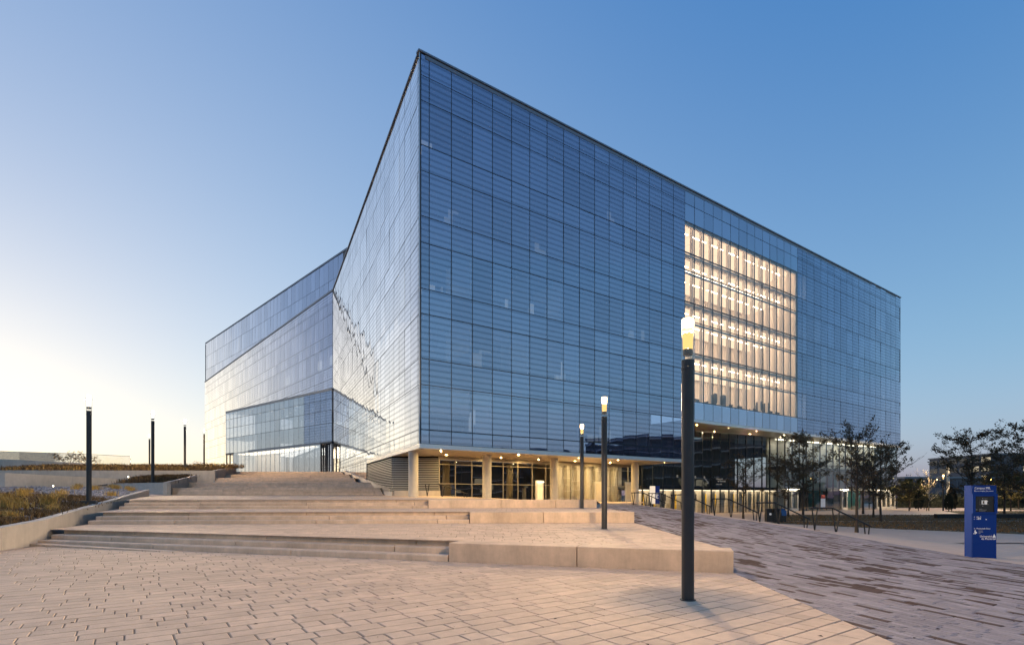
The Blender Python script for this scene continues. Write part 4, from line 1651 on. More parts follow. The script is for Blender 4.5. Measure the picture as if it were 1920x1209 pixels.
# the lamps on the bright left side show a pale glow
M['e_lamp_pale'] = emit("pale_lamp_glow", (1.0, 0.95, 0.86), 0.45)
for _o in list(bpy.data.objects):
    if _o.parent and _o.parent.name.startswith("lamp_post") and _o.parent.location.x < -10 and (_o.name.startswith("bulb") or _o.name.startswith("glow_sleeve")):
        _o.data = _o.data.copy()
        _o.data.materials.clear()
        _o.data.materials.append(M['e_lamp_pale'])
m = MB()
m.box(-0.26, 0.26, -0.26, 0.26, -0.1, 0.14)
m.build("footing", M['pole'], [o for o in bpy.data.objects if o.get("label") == lamps[3][2]][0])

# ------------------------------------------------------------------ handrails
def make_rail():
    r = empty("handrail")
    m = MB()
    pts = [(0, 0, 0.93), (0.95, 0, 0.93), (2.75, 0.12, 0.13)]
    for a, b in zip(pts, pts[1:]):
        m.tube(a, b, 0.034, n=8)
    m.build("rail", M['rail'], r)
    for (bx, by, bz, tops) in ((0.18, 0, -0.02, ((0.06, 0.93), (0.30, 0.93))), (1.12, 0.0, -0.25, ((0.95, 0.92), (1.26, 0.79))), (2.55, 0.1, -0.95, ((2.42, 0.28), (2.66, 0.17)))):
        for tx, tz in tops:
            m = MB()
            m.tube((bx, by, bz), (tx, by, tz), 0.028, n=6)
            m.build("post", M['rail'], r)
    return r


r0 = make_rail()
rails = [((9.15, 41.0, 0.86), "farthest handrail beside the lobby doors and the blue totem"),
         ((9.75, 38.2, 0.80), "second farthest handrail, just right of the lobby column"),
         ((10.35, 34.8, 0.70), "handrail seen just left of the nearest lamp post"),
         ((11.1, 29.7, 0.47), "handrail right of the nearest lamp post, before the yellow lobby"),
         ((11.9, 26.0, 0.30), "handrail standing before the black recycling bins"),
         ((12.65, 22.6, 0.13), "nearest and rightmost handrail, left of the young tree")]
for i, (p, lab) in enumerate(rails):
    o = r0 if i == 0 else copy_tree(r0)
    o.location = p
    o.rotation_euler = (0, 0, 0.05)
    tag(o, lab, "handrail", "black steel handrails along the brick path")
r2 = copy_tree(r0)
r2.location = (-7.0, 42.6, 1.55)
r2.rotation_euler = (0, 0, -0.1)
r2.scale = (1.3, 1, 1)
tag(r2, "thin handrail in front of the louvres under the building corner", "handrail")

# ------------------------------------------------------------------ information kiosk
KX, KY, KZ = 13.06, 14.75, -0.145
kio = empty("information_kiosk", (KX, KY, KZ), R(-2), label="blue information totem with a map panel at the path's right edge", cat="kiosk")
KW, KD, KH = 0.64, 0.27, 2.02
m = MB()
m.box(-KW / 2, KW / 2, 0.02, KD, 0, KH)
m.build("body", M['blue_lt'], kio)
m = MB()
m.box(-KW / 2, KW / 2, -0.008, 0.0, 0, KH - 0.78)
m.box(-KW / 2, KW / 2, -0.008, 0.0, KH - 0.24, KH)
m.build("front_plate", M['blue'], kio)
m = MB()
for b in ((-KW / 2 - 0.01, -KW / 2 + 0.06, KH - 0.78, KH - 0.24), (KW / 2 - 0.06, KW / 2 + 0.01, KH - 0.78, KH - 0.24), (-KW / 2 + 0.06, KW / 2 - 0.06, KH - 0.30, KH - 0.245), (-KW / 2 + 0.06, KW / 2 - 0.06, KH - 0.78, KH - 0.74)):
    m.box(b[0], b[1], -0.035, 0.019, b[2], b[3])
m.build("bezel", M['blue'], kio)
m = MB()
m.box(-KW / 2 + 0.06, KW / 2 - 0.06, -0.004, 0.012, KH - 0.74, KH - 0.30)
scr = m.build("map_panel", M['screen'], kio)
m = MB()
for (x0, x1, z0, z1) in ((-0.075, -0.045, 1.50, 1.60), (-0.075, -0.02, 1.585, 1.605), (-0.075, -0.02, 1.495, 1.515), (0.0, 0.07, 1.495, 1.605), (0.07, 0.095, 1.565, 1.585)):
    m.box(x0, x1, -0.008, -0.0045, z0, z1)
m.build("map_plan", M['paint_w'], scr)
m = MB()
for (x0, x1, z0, z1) in ((-0.055, -0.035, 1.645, 1.665), (-0.055, -0.035, 1.44, 1.46), (-0.12, 0.12, 1.485, 1.49), (-0.12, -0.118, 1.47, 1.64), (-0.28, -0.20, 1.36, 1.368), (-0.28, -0.18, 1.34, 1.345), (-0.14, -0.06, 1.36, 1.368), (-0.14, 0.06, 1.34, 1.345), (-0.14, 0.03, 1.32, 1.325), (-0.01, 0.08, 1.655, 1.66), (-0.14, 0.02, 1.305, 1.31), (-0.28, -0.21, 1.32, 1.325)):
    m.box(x0, x1, -0.008, -0.0045, z0, z1)
m.build("map_marks", M['print_g'], scr)
FR = (R(90), 0, 0)
text("Campus MIL", 0.085, kio, (-0.27, -0.0095, KH - 0.105), FR, M['paint_w'])
text("Plan du Complexe des sciences", 0.040, kio, (-0.27, -0.0095, KH - 0.17), FR, M['paint_w'])
text("←  Aile A", 0.05, kio, (-0.29, -0.0095, 1.13), FR, M['paint_w'])
text("←  Aile B", 0.05, kio, (-0.29, -0.0095, 1.075), FR, M['paint_w'])
text("←  Promenade bleue", 0.052, kio, (-0.29, -0.0095, 0.81), FR, M['paint_w'])
text("Université", 0.078, kio, (0.20, -0.0095, 0.585), FR, M['paint_w'], align='RIGHT')
text("de Montréal", 0.078, kio, (0.30, -0.0095, 0.52), FR, M['paint_w'], align='RIGHT')
m = MB()
for (x0, x1, z0, z1) in ((0.215, 0.30, 0.58, 0.612), (0.235, 0.285, 0.612, 0.64), (0.25, 0.27, 0.64, 0.67), (-0.17, -0.14, 1.085, 1.115), (-0.13, -0.10, 1.085, 1.115), (0.03, 0.06, 1.065, 1.09)):
    m.box(x0, x1, -0.0105, -0.0085, z0, z1)
m.build("crest", M['paint_w'], kio)
m = MB()
for (x0, x1, z0, z1) in ((-0.27, -0.235, 0.70, 0.765), (-0.26, -0.24, 0.77, 0.79), (-0.235, -0.205, 0.69, 0.735), (-0.265, -0.24, 0.67, 0.70), (-0.30, -0.28, 0.675, 0.70)):
    m.box(x0, x1, -0.0105, -0.0085, z0, z1)
m.build("pictogram", M['paint_w'], kio)
m = MB()
for k, L in enumerate((0.11, 0.12, 0.05)):
    m.box(-0.16, -0.16 + L, -0.0105, -0.0085, 0.755 - k * 0.035, 0.77 - k * 0.035)
m.build("small_print", M['print_g'], kio)

# blue totem near the lobby doors
tot = empty("blue_totem", (12.15, 44.6, 0.88), R(-20), label="narrow blue totem with white marks beside the lobby entrance", cat="sign")
m = MB()
m.box(-0.16, 0.16, 0, 0.5, 0, 1.5)
m.build("body", M['blue'], tot)
m = MB()
m.box(-0.62, -0.16, 0.02, 0.48, 0, 1.5)
m.build("grey_side", M['fascia'], tot)
m = MB()
for (x0, x1, z0, z1) in ((-0.11, 0.08, 0.80, 0.93), (-0.10, -0.04, 0.45, 0.75), (-0.04, 0.10, 0.45, 0.52), (-0.04, 0.10, 0.68, 0.75), (-0.04, 0.02, 0.56, 0.64)):
    m.box(x0, x1, -0.006, -0.002, z0, z1)
m.build("white_mark", M['paint_w'], tot)

# ------------------------------------------------------------------ recycling station: three bins side by side
def ngon(mb, c, r, n, y):
    mb.poly([(c[0] + r * math.cos(2 * math.pi * k / n), y, c[1] + r * math.sin(2 * math.pi * k / n)) for k in range(n)])


for k, (dx, wd, mt, lab) in enumerate(((0, 0.52, 'bin', "black recycling bin with the round white symbol"), (0.54, 0.46, 'bin', "plain black bin in the middle of the bin row"), (1.02, 0.38, 'bin_b', "right-hand bin of the row with a blue upper panel"))):
    b = empty("recycling_bin", (19.2 + dx * 0.95, 40.2 - dx * 0.2, -0.45), R(-8), label=lab, cat="bin", group="row of outdoor bins")
    m = MB()
    m.box(0, wd, 0, 0.5, 0.05, 0.74)
    m.build("body", M['bin'], b)
    m = MB()
    m.box(0.02, wd - 0.02, 0.25, 0.5, 0.741, 1.04)
    m.box(0.0, 0.10, -0.0, 0.249, 0.741, 1.0)
    m.build("hood", M[mt], b)
    m = MB()
    for q in range(3):
        m.box(0.03, wd - 0.03, -0.012, -0.001, 0.1 + q * 0.14, 0.2 + q * 0.14)
    m.build("front_slat", M['bin'], b)
    if k == 0:
        m = MB()
        ngon(m, (0.26, 0.63), 0.085, 16, -0.006)
        m.build("recycling_symbol", M['paint_w'], b)
    if k == 2:
        m = MB()
        m.box(0.05, wd + 0.02, -0.02, -0.002, 0.52, 0.9)
        m.build("blue_panel", M['bin_b'], b)


# ------------------------------------------------------------------ trees
def tree_meshes(seed, h, spread, clear, nleaf, leaf, lvl2=7, up=0.55, leafmat='leaf', barkmat='bark', lead=True):
    r = random.Random(seed)
    tr, br, lf = MB(), MB(), MB()
    tips = []

    def limb(mb, p, d, L, rad, depth, n):
        seg = 3 if depth < 2 else 2
        q = Vector(p)
        d = Vector(d).normalized()
        for s in range(seg):
            d2 = (d + Vector((r.gauss(0, .13), r.gauss(0, .13), r.gauss(0.05, .10)))).normalized()
            e = q + d2 * (L / seg)
            ra, rb = rad * (1 - 0.75 * s / seg), rad * (1 - 0.75 * (s + 1) / seg)
            mb.tube(q, e, max(ra, .006), max(rb, .005), n=n, cap=False)
            if depth < 3:
                k = lvl2 if depth == 1 else 3
                for _ in range(max(1, int(k * (0.35 if s == 0 else 0.6)))):
                    t = r.random()
                    a = r.uniform(0, 2 * math.pi)
                    side_ = Vector((math.cos(a), math.sin(a), 0))
                    nd = (d2 * 0.75 + side_ * r.uniform(.5, .9) + Vector((0, 0, 0.18))).normalized()
                    limb(br, q.lerp(e, t), nd, L * r.uniform(.30, .5), rb * 0.6, depth + 1, 4)
            else:
                pass
            q, d = e, d2
            if depth >= 2:
                tips.append((Vector(q), depth))
                tips.append((q - d2 * L / seg * .5, depth))
        return q

    # trunk
    p = Vector((0, 0, -0.1))
    rad = 0.011 * h + 0.02
    segs = 10
    top = h * 0.90
    pts = [p]
    for s in range(segs):
        z = top * (s + 1) / segs
        pts.append(Vector((r.gauss(0, .02) * z * .5, r.gauss(0, .02) * z * .5, z)))
    for s in range(segs):
        ra = rad * (1 - 0.85 * s / segs)
        rb = rad * (1 - 0.85 * (s + 1) / segs)
        tr.tube(pts[s], pts[s + 1], ra * (1.35 if s == 0 else 1), rb, n=9, cap=False)
    nb = 15
    for k in range(nb):
        t = clear + (0.97 - clear) * (k + 0.3) / nb
        z = t * top
        s = min(segs - 1, int(z / top * segs))
        p = pts[s].lerp(pts[s + 1], z / top * segs - s)
        a = k * 2.4 + r.uniform(-.4, .4)
        f = math.sin(math.pi * min(1, (t - clear) / (1 - clear) * .80 + .22)) ** 0.8
        L = spread * (0.35 + 0.75 * f) * r.uniform(.8, 1.12)
        d = Vector((math.cos(a), math.sin(a), up * r.uniform(.7, 1.5)))
        limb(br, p, d, L, rad * 0.42 * (1 - .5 * t), 1, 5)
    cl_ = [r.choice(tips)[0] for _ in range(max(1, nleaf // 5))]
    for q in range(int(nleaf * 1.25)):
        c = r.choice(cl_)
        c = c + Vector((r.gauss(0, .09), r.gauss(0, .09), r.gauss(0, .07)))
        n = Vector((r.gauss(0, 1), r.gauss(0, 1), r.gauss(.3, 1))).normalized()
        u_ = n.orthogonal().normalized()
        v_ = n.cross(u_)
        sz = leaf * r.uniform(.6, 1.25)
        k = n * sz * .25
        lf.poly([c - u_ * sz, c + v_ * sz * .5 + k, c + u_ * sz, c - v_ * sz * .5 + k])
    return tr.mesh("trunk", [M[barkmat]], True), br.mesh("branches", [M[barkmat]]), lf.mesh("leaves", [M[leafmat]])


def place_tree(meshes, loc, rz, s, name, lab, cat="tree", group=None):
    o = empty(name, loc, rz, label=lab, cat=cat, group=group)
    o.scale = (s[0], s[0], s[1])
    t = obj("trunk", meshes[0], o)
    c = obj("crown", meshes[1], o)
    if meshes[2]:
        obj("leaves", meshes[2], c)
    return o


TA = tree_meshes(1, 6.0, 1.75, 0.34, 1500, 0.07, 9, 0.7)
TB = tree_meshes(2, 7.2, 2.3, 0.26, 3000, 0.08, 10, 0.55)
TC = tree_meshes(5, 6.2, 2.4, 0.24, 2700, 0.08, 10, 0.6)
TY = tree_meshes(8, 4.6, 2.2, 0.30, 3000, 0.12, 8, 0.25, 'leaf_y')
TBARE = tree_meshes(9, 5.6, 2.1, 0.24, 0, 0.1, 7, 0.75, 'leaf_y', 'bark_pale')
TBARE = (TBARE[0], TBARE[1], None)
GT = "young trees planted in front of the lobby"
place_tree(TA, (19.0, 29.4, -0.46), 0.3, (0.95, 1.02), "young_tree", "slender young tree standing alone in the pale pavement", group=GT)
place_tree(TB, (23.3, 42.7, -0.45), 1.1, (1.0, 1.02), "young_tree", "broadest tree before the lobby, above the rightmost handrail", group=GT)
place_tree(TA, (19.6, 45.2, -0.45), 2.2, (1.05, 0.92), "young_tree", "thin tree left of the recycling bins before the dark glass", group=GT)
place_tree(TC, (26.4, 51.0, -0.45), 0.9, (1.0, 0.95), "young_tree", "tree half hidden behind the broadest one", group=GT)
place_tree(TC, (28.9, 41.8, -0.45), 3.9, (1.0, 1.0), "young_tree", "rightmost dense tree before the building's far corner", group=GT)
place_tree(TB, (33.2, 49.0, -0.45), 5.0, (0.9, 0.85), "young_tree", "tree close behind the dense rightmost lobby tree", group=GT)
place_tree(TA, (38.5, 58.5, -0.45), 4.1, (1.25, 1.0), "young_tree", "farthest small tree before the lobby doors", group=GT)
GK = "park trees on the right"
place_tree(TB, (33.6, 39.0, -0.45), 2.6, (1.2, 0.98), "park_tree", "spreading tree right behind the blue kiosk", group=GK)
place_tree(TC, (38.2, 38.6, -0.45), 0.2, (1.25, 1.22), "park_tree", "tree cut off by the right edge of the picture", group=GK)
place_tree(TC, (48.0, 52.0, -0.45), 1.7, (1.1, 1.0), "park_tree", "tree between the kiosk tree and the picture's right edge", group=GK)
place_tree(TY, (65, 69.5, -0.45), 0.4, (1.1, 1.0), "olive_tree", "olive toned tree right of the kiosk with a bare trunk", group=GK)
place_tree(TY, (52.5, 70.5, -0.45), 2.0, (1.0, 0.85), "olive_tree", "low olive toned tree at the building's right corner", group=GK)
place_tree(TY, (58.2, 78.0, -0.45), 4.0, (1.15, 0.9), "olive_tree", "olive toned tree behind the pale bare tree", group=GK)
place_tree(TY, (76, 80, -0.45), 1.2, (1.3, 1.1), "olive_tree", "far olive toned tree left behind the kiosk", group=GK)
place_tree(TC, (64, 62, -0.45), 2.9, (1.35, 1.3), "park_tree", "tall park tree before the distant office block", group=GK)
place_tree(TB, (72, 68, -0.45), 5.2, (1.4, 1.25), "park_tree", "tall park tree at the right edge before the office block", group=GK)
place_tree(TBARE, (54.7, 70.0, -0.45), 0.0, (0.95, 0.95), "bare_tree", "pale leafless tree lit by the far lamp")


def conifer(seed, h, rad):
    r = random.Random(seed)
    lf, tr = MB(), MB()
    tr.tube((0, 0, 0), (0, 0, h * .9), .05, .02, 6)
    for _ in range(900):
        t = r.random() ** 0.8
        z = 0.08 * h + t * h * .92
        rr = rad * math.sin(math.pi * min(1, .18 + t * .82)) ** .7 * math.sqrt(r.uniform(.35, 1))
        a = r.uniform(0, 2 * math.pi)
        c = Vector((rr * math.cos(a), rr * math.sin(a), z))
        d = Vector((math.cos(a) * .6, math.sin(a) * .6, 1)).normalized()
        s_ = d.orthogonal().normalized()
        L = .16
        lf.poly([c, c + s_ * .05 + d * L * .5, c + d * L, c - s_ * .05 + d * L * .5])
    return tr.mesh("trunk", [M['bark']]), lf.mesh("foliage", [M['ever']])


CA, CB = conifer(1, 2.6, .50), conifer(2, 2.0, .42)
for me, p, s, lab in ((CA, (53.2, 69.8, -.45), 1.0, "tall clipped dark conifer left of the bare tree"), (CB, (54.1, 69.6, -.45), .9, "short dark conifer beside the tall clipped one"),
                      (CB, (55.6, 67.9, -.45), 1.05, "squat dark conifer under the far lamp post"), (CA, (56.4, 68.4, -.45), 1.15, "tallest dark conifer touching the far lamp post")):
    o = empty("conifer", p, random.random() * 6, label=lab, cat="shrub", group="clipped dark conifers")
    o.scale = (s, s, s)
    obj("trunk", me[0], o)
    obj("foliage", me[1], o)

# far lamp posts on the right, of the same kind but with orange light
for i, (p, s, lab) in enumerate((((56.6, 70.0, -0.45), 1.08, "far lit lamp post above the dark conifers"), ((66.5, 75, -0.45), 1.08, "far orange lamp glowing through the kiosk tree"),
                                 ((74.5, 83, -0.45), 1.05, "far orange lamp just right of the kiosk tree's trunk"), ((82, 89, -0.45), 1.0, "rightmost far orange lamp right of the kiosk"))):
    o = copy_tree(l0)
    o.location = p
    o.scale = (s, s, s)
    tag(o, lab, "lamp post", "cylindrical lamp posts of the campus")
    for ch in o.children:
        if ch.name.startswith("bulb"):
            ch.data = ch.data.copy()
            ch.data.materials.clear()
            ch.data.materials.append(M['e_lampfar'])

# ------------------------------------------------------------------ planting on the left
def blades(mb, r, c, n, h, spread, lean=0.5, wd=0.012):
    for _ in range(n):
        a = r.uniform(0, 2 * math.pi)
        q = Vector(c) + Vector((r.gauss(0, spread * .35), r.gauss(0, spread * .35), 0))
        out = Vector((math.cos(a), math.sin(a), 0)) * r.uniform(.1, lean)
        hh = h * r.uniform(.55, 1.15)
        s_ = Vector((-math.sin(a), math.cos(a), 0)) * wd
        mid = q + out * hh * .45 + Vector((0, 0, hh * .7))
        tip = q + out * hh * 1.25 + Vector((0, 0, hh * r.uniform(.75, 1.0)))
        mb.poly([q - s_, q + s_, mid + s_ * .7, mid - s_ * .7])
        mb.poly([mid - s_ * .7, mid + s_ * .7, tip])


r = random.Random(4)
gold, brown, stones = MB(), MB(), MB()


def px_of(p):
    return 960 + 1000 * p.x / p.y, 928 - 1000 * (p.z - EYE) / p.y


cnt = 0
for _ in range(1700):
    u, v = r.random(), r.random() ** 1.4
    p = bed_z(u, v * 0.9 + 0.03)
    px, py = px_of(p)
    if px < -60 or px > 300:
        continue
    # bare stone strip beside the lamp and along the upper margin
    stone_zone = (u > 0.62) or (v > 0.62 and u > 0.3)
    if stone_zone:
        if r.random() < 0.018:
            blades(gold, r, p, 110, .42, .4, .8)
        continue
    if r.random() < 0.035:
        blades(gold, r, p, 110, .38, .42, .9)
    elif r.random() < 0.62:
        blades(brown, r, p, 80, r.uniform(.10, .26), .8, 1.5, .014)
for _ in range(16):
    p = bed_z(r.uniform(.15, .55), r.uniform(.08, .5))
    blades(gold, r, p, 260, r.uniform(.4, .7), .42, .8)
gold.build("golden_grass", M['grass_g'], kind="stuff", label="tufts of golden ornamental grass in the planter bed")
brown.build("brown_groundcover", M['grass_b'], kind="stuff", label="low brown ground cover in the planter bed")
ico = [(1, 0, 0), (-1, 0, 0), (0, 1, 0), (0, -1, 0), (0, 0, 1), (0, 0, -1)]
icf = [(0, 2, 4), (2, 1, 4), (1, 3, 4), (3, 0, 4), (2, 0, 5), (1, 2, 5), (3, 1, 5), (0, 3, 5)]
for _ in range(6500):
    u, v = r.uniform(.12, 1), r.random()
    p = bed_z(u, v * .94 + .03)
    px, py = px_of(p)
    if px < -20 or px > 300:
        continue
    s_ = r.uniform(.05, .15)
    k = len(stones.v)
    ca, sa = math.cos(u * 90), math.sin(u * 90)
    for (x, y, z) in ico:
        x, y, z = x * s_ * r.uniform(.8, 1.5), y * s_ * r.uniform(.7, 1.1), z * s_ * r.uniform(.35, .7)
        stones.v.append((p.x + x * ca - y * sa, p.y + x * sa + y * ca, p.z + z + .02))
    for f in icf:
        stones.f.append(tuple(k + q for q in f))
        stones.m.append(0)
stones.build("slate_gravel", M['stone'], kind="stuff", label="dark slate stones mulching the planter bed")
# upper beds
gold, brown = MB(), MB()
for _ in range(420):
    t, q = r.random(), r.random()
    x = lerp(-32, -56, t)
    y = lerp(56.7, 65, q)
    z = lerp(4.10, 5.02, q)
    blades(gold if r.random() < .25 else brown, r, (x, y, z), 26, .55, .9, .8, .03)
gold.build("golden_grass", M['grass_g'], kind="stuff", label="golden grass fringe on the bank above the higher wall")
b2 = MB()
for _ in range(160):
    t, q = r.random(), r.random() ** .6
    A_ = Vector((-30.4, 46.8, 2.58)).lerp(Vector((-32.6, 54.6, 3.45)), q)
    B_ = Vector((-38.5, 51.5, 2.6)).lerp(Vector((-38, 55.5, 3.4)), q)
    blades(b2, r, A_.lerp(B_, t), 34, .45, .8, .9, .022)
b2.v += []
b2.build("brown_groundcover", M['grass_b'], kind="stuff", label="low brown plants behind the bluish corner wall")
brown.build("brown_groundcover", M['grass_b'], kind="stuff", label="brown plants on the bank above the higher wall")
b3 = MB()
for _ in range(90):
    t = r.random()
    x = lerp(-44, -64, t)
    blades(b3, r, (x, lerp(62.8, 60.5, r.random()), 3.88), 24, .4, 1.0, .9, .03)
b3.build("brown_groundcover", M['grass_b'], kind="stuff", label="dark plants between the two garden walls")


def shrub(seed, wd, h, nleaf, leaf, ml):
    rr = random.Random(seed)
    wood, lf = MB(), MB()
    for k in range(9):
        a = rr.uniform(0, 6.28)
        e = Vector((math.cos(a) * wd * rr.uniform(.2, .5), math.sin(a) * wd * rr.uniform(.2, .5), h * rr.uniform(.6, 1)))
        wood.tube((0, 0, 0), e, .035, .012, 5, cap=False)
        for _ in range(nleaf // 9):
            c = e * rr.uniform(.55, 1.05) + Vector((rr.gauss(0, wd * .06), rr.gauss(0, wd * .06), rr.gauss(0, h * .07)))
            n = Vector((rr.gauss(0, 1), rr.gauss(0, 1), rr.gauss(0, 1))).normalized()
            u_ = n.orthogonal().normalized()
            v_ = n.cross(u_)
            lf.poly([c - u_ * leaf, c + v_ * leaf * .5, c + u_ * leaf, c - v_ * leaf * .5])
    return wood.mesh("stems", [M['bark']]), lf.mesh("leaves", [M[ml]])


SA = shrub(3, 4.2, 1.9, 420, .10, 'grass_b')
for k, (p, s, lab) in enumerate((((-56.0, 67.5, 5.3), (1.0, 1.0), "sparse shrub against the bright sky, left of the grass bed lamp"), ((-53.2, 67.0, 5.2), (.8, .75), "smaller sparse shrub touching the grass bed lamp"),
                                 ((-43.8, 76.0, 4.5), (1.0, 1.0), "sparse shrub in front of the wing's left edge"), ((-41.6, 75.5, 4.5), (.8, .85), "second sparse shrub near the pavilion's left door"))):
    o = empty("shrub", p, k, label=lab, cat="shrub", group="sparse shrubs on the upper level")
    o.scale = (s[0], s[0], s[1])
    obj("stems", SA[0], o)
    obj("leaves", SA[1], o)

# glass balustrade on the far left
bal = empty("glass_balustrade", (-75, 70, 5.6), label="long frameless glass balustrade against the bright sky at far left", cat="railing")
pts = [(-86, 74, 8.05), (-76, 72, 7.75), (-66, 71.5, 7.4), (-58, 71.5, 7.15), (-51.5, 72, 6.85)]
for a, b in zip(pts, pts[1:]):
    m = MB()
    A_, B_ = Vector(a) - Vector((-75, 70, 5.6)), Vector(b) - Vector((-75, 70, 5.6))
    m.prism([(A_.x, A_.y), (B_.x, B_.y), (B_.x, B_.y + .03), (A_.x, A_.y + .03)], [A_.z - 1.6, B_.z - 1.6, B_.z - 1.6, A_.z - 1.6], [A_.z, B_.z, B_.z, A_.z])
    m.build("glass_sheet", M['g_rail'], bal)
    m = MB()
    m.tube(A_, B_, .035, n=6)
    m.build("top_rail", M['frame_lt'], bal)
m = MB()
E_ = Vector(pts[-1]) - Vector((-75, 70, 5.6))
m.tube(E_, E_ - Vector((0, 0, 1.7)), .04, n=6)
m.build("end_post", M['frame_lt'], bal)

# small garden spotlights on the walls
for p, lab in (((-47.9, 49.7, 5.32), "bright garden spotlight at the picture's left edge"), ((-42.3, 49.2, 2.45), "garden spotlight at the foot of the lower garden wall"),
               ((-48.9, 65.0, 4.95), "garden spotlight below the glass balustrade's right end"), ((-39.7, 55.2, 3.5), "garden spotlight left of the bluish corner wall")):
    o = empty("garden_spotlight", p, 0, label=lab, cat="spotlight", group="small garden spotlights")
    m = MB()
    m.tube((0, 0.1, 0), (0, -0.02, 0.0), .06, n=10)
    m.build("housing", M['rail'], o)
    m = MB()
    m.tube((0, -0.021, 0), (0, -0.03, 0), .05, n=10)
    m.build("lens", M['e_spot'], o)

# two trimmed shrubs on the upper plaza, far
for p, s, lab in (((-76, 132, 4.5), 1.0, "small golden shrub on the upper plaza right of the bank lamp"), ((-72.5, 134, 4.5), .7, "smaller golden shrub at the wing's left edge")):
    o = empty("shrub", p, 0, label=lab, cat="shrub", group="small golden shrubs far off")
    me = conifer(int(s * 10), 3.2 * s, 1.1 * s)
    obj("trunk", me[0], o)
    q = obj("foliage", me[1], o)
    q.data.materials.clear()
    q.data.materials.append(M['grass_g'])

# ------------------------------------------------------------------ far surroundings
m = MB()
for i in range(24):
    a0, a1 = math.pi * i / 24, math.pi * (i + 1) / 24
    m.poly([(-420 + 34 * math.cos(a0), 640, 20 + 19 * math.sin(a0) ** 1.3), (-420 + 34 * math.cos(a1), 640, 20 + 19 * math.sin(a1) ** 1.3 if i < 23 else 20), (-420 + 50 * math.cos(a1), 700, -0.6), (-420 + 50 * math.cos(a0), 700, -0.6)])
    m.poly([(-420 + 34 * math.cos(a1), 640, 20 + 19 * max(0, math.sin(a1)) ** 1.3), (-420 + 34 * math.cos(a0), 640, 20 + 19 * math.sin(a0) ** 1.3), (-420 + 34 * math.cos(a0), 640, -0.6), (-420 + 34 * math.cos(a1), 640, -0.6)])
m.build("hill", M['hill'], kind="structure", label="pale low hill far behind the bank")


def far_block(name, x0, x1, y0, y1, h, storeys, nx, ny, lab, band=True, lit_p=0.1, seed=1):
    rr = random.Random(seed)
    root_ = empty(name, (x0, y0, -0.6), label=lab, cat="building")
    m = MB()
    m.box(0, x1 - x0, 0, y1 - y0, 0, h)
    m.build("wall", M['farwall'], root_)
    fh = h / storeys
    for s in range(storeys):
        zz = s * fh
        # windows on the two faces that look towards the camera: front (y0) and left (x0)
        for k in range(nx):
            a = (x1 - x0) * (k + .12) / nx
            b = (x1 - x0) * (k + .88) / nx
            m = MB()
            m.box(a, b, -.12, -.01, zz + fh * .25, zz + fh * .80)
            m.build("window", M['e_win'] if rr.random() < lit_p else M['farglass'], root_)
        for k in range(ny):
            a = (y1 - y0) * (k + .12) / ny
            b = (y1 - y0) * (k + .88) / ny
            m = MB()
            m.box(-.12, -.01, a, b, zz + fh * .25, zz + fh * .80)
            m.build("window", M['e_win'] if rr.random() < lit_p else M['farglass'], root_)
        if band:
            m = MB()
            m.box(-1.5, -.13, 0.5, y1 - y0 - .5, zz + fh - .35, zz + fh)
            m.build("balcony", M['balcony'], root_)
    m = MB()
    m.box(-.4, x1 - x0 + .4, -.4, y1 - y0 + .4, h, h + .5)
    m.build("roof", M['coping'], root_)
    return root_


far_block("apartment_block", 108, 126, 22, 60, 17.5, 5, 4, 9, "apartment block mirrored in the lobby glass", seed=2, lit_p=.12)
far_block("apartment_block", 112, 130, -25, 16, 14.5, 4, 4, 9, "lower apartment block mirrored at the facade's foot", seed=3, lit_p=.12)
far_block("long_shed", 112, 142, 152, 170, 7.0, 2, 12, 3, "long low grey building right of the glass corner", band=False, seed=4, lit_p=0)
far_block("office_block", 180, 225, 200, 230, 17.5, 5, 12, 6, "distant office block with lit windows above the kiosk", band=False, seed=5, lit_p=.14)
for k, (x, y, L, h) in enumerate(((60, 88, 55, 2.3), (110, 112, 90, 3.4))):
    m = MB()
    rr = random.Random(k)
    for _ in range(int(L * 90)):
        c = Vector((x + rr.random() * L, y + rr.gauss(0, .8), -.5 + h * rr.random() ** .8))
        n = Vector((rr.gauss(0, 1), rr.gauss(-.6, 1), rr.gauss(.3, 1))).normalized()
        u_ = n.orthogonal().normalized()
        v_ = n.cross(u_)
        z_ = .22
        m.poly([c - u_ * z_, c + v_ * z_ * .6, c + u_ * z_, c - v_ * z_ * .6])
    m.box(x, x + L, y - .3, y + .3, -.5, h * .6)
    m.build("hedge", M['ever'], label=("dark hedge behind the conifers", "farther tall dark hedge along the park's end")[k], kind="stuff")
m = MB()
m.box(62.1, 62.35, 76, 76.25, -.45, 6.2)
m.build("pale_mast", M['frame_lt'], label="thin pale mast right of the far lamp post", cat="mast")
# dark shelter edge right of the kiosk
m = MB()
m.box(37.5, 60, 47.0, 47.4, -.45, -.05)
m.build("low_bench_wall", M['rail'], label="long low dark bench wall right of the kiosk", cat="bench")

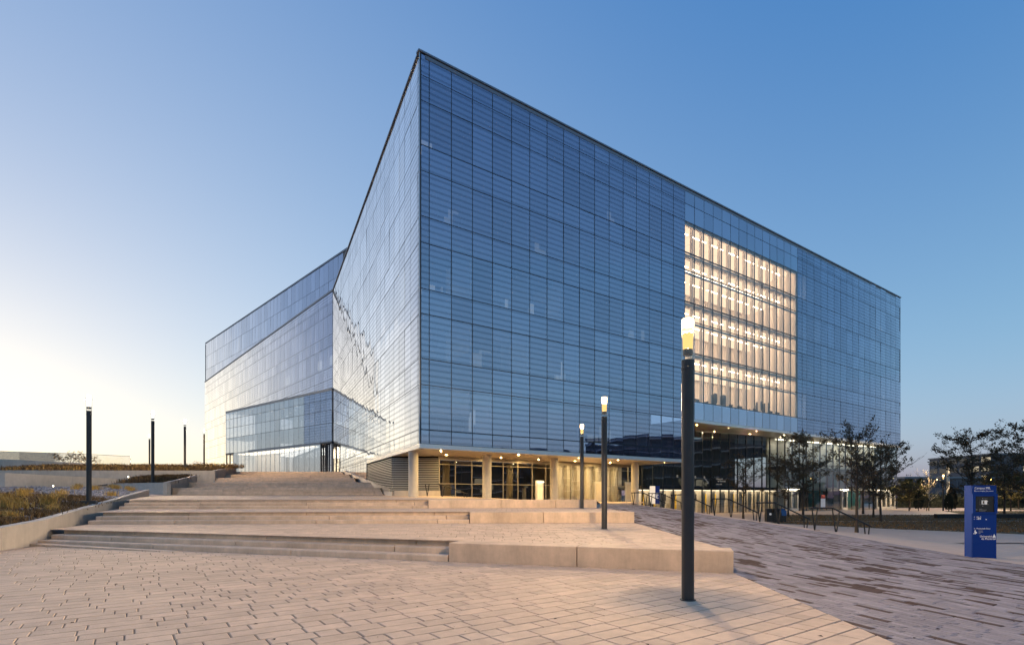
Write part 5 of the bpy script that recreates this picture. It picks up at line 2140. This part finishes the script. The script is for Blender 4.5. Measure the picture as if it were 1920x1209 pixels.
# grit and leaf litter on the plaza and path
lt = MB()
r = random.Random(91)
for _ in range(420):
    y = r.uniform(4.7, 22)
    x = r.uniform(-y * .96, min(y * .96, 12))
    if x < -14:
        continue
    if y < 17.0 - (x + 15.3) * 0.315 - 0.2 and x < along(PL, y)[0] - .05:
        z = 0.003
    elif x > along(PL, y)[0] + .05 and x < along(PR, y)[0]:
        z = path_z(x, y) + .003
    else:
        continue
    a = r.random() * 6.28
    sz = r.choice((.006, .008, .01, .012, .03))
    u_ = Vector((math.cos(a), math.sin(a), 0)) * sz
    v_ = Vector((-math.sin(a), math.cos(a), 0)) * sz * .6
    c = Vector((x, y, z))
    lt.poly([c - u_, c - v_ + Vector((0, 0, sz * .3)), c + u_, c + v_ + Vector((0, 0, sz * .3))])
M['litter'] = principled("leaf_litter", (0.07, 0.045, 0.03), 0.9, rand=.5)
lt.build("leaf_litter", M['litter'], kind="stuff", label="specks of grit and dry leaf litter on the paving")

# fallen leaves on lawns and pavement
lv = MB()
r = random.Random(77)
for _ in range(900):
    y = r.uniform(29, 56)
    x = r.uniform(19, y * .97)
    c = Vector((x, y, -.415))
    a = r.random() * 6.28
    u_ = Vector((math.cos(a), math.sin(a), r.uniform(-.1, .3))) * r.uniform(.04, .09)
    v_ = Vector((-math.sin(a), math.cos(a), r.uniform(-.1, .3))) * .04
    lv.poly([c - u_, c + v_, c + u_, c - v_])
M['fallen'] = principled("fallen_leaf", (0.42, 0.33, 0.22), 0.8, rand=.4)
lv.build("fallen_leaves", M['fallen'], kind="stuff", label="pale fallen leaves scattered over the lawns")
gr = MB()
for _ in range(9000):
    y = r.uniform(29, 68)
    x = r.uniform(20, y * .98)
    if not any(abs(y - q) < .7 for q in (41.8, 56)) and side((18.9, 39.6), (27, 28.3), (x, y)) < 0 or True:
        # only on the lawn sheets
        ok = False
        for pts_ in lawns[:3]:
            c = False
            n = len(pts_)
            for i in range(n):
                (x0, y0), (x1, y1) = pts_[i], pts_[(i + 1) % n]
                if (y0 > y) != (y1 > y) and x < (x1 - x0) * (y - y0) / (y1 - y0) + x0:
                    c = not c
            ok = ok or c
        if ok:
            blades(gr, r, (x, y, -.44), 2, .12, .12, .8, .02)
gr.build("lawn_grass", M['grass_b'], kind="stuff", label="short dry grass blades of the lawns")
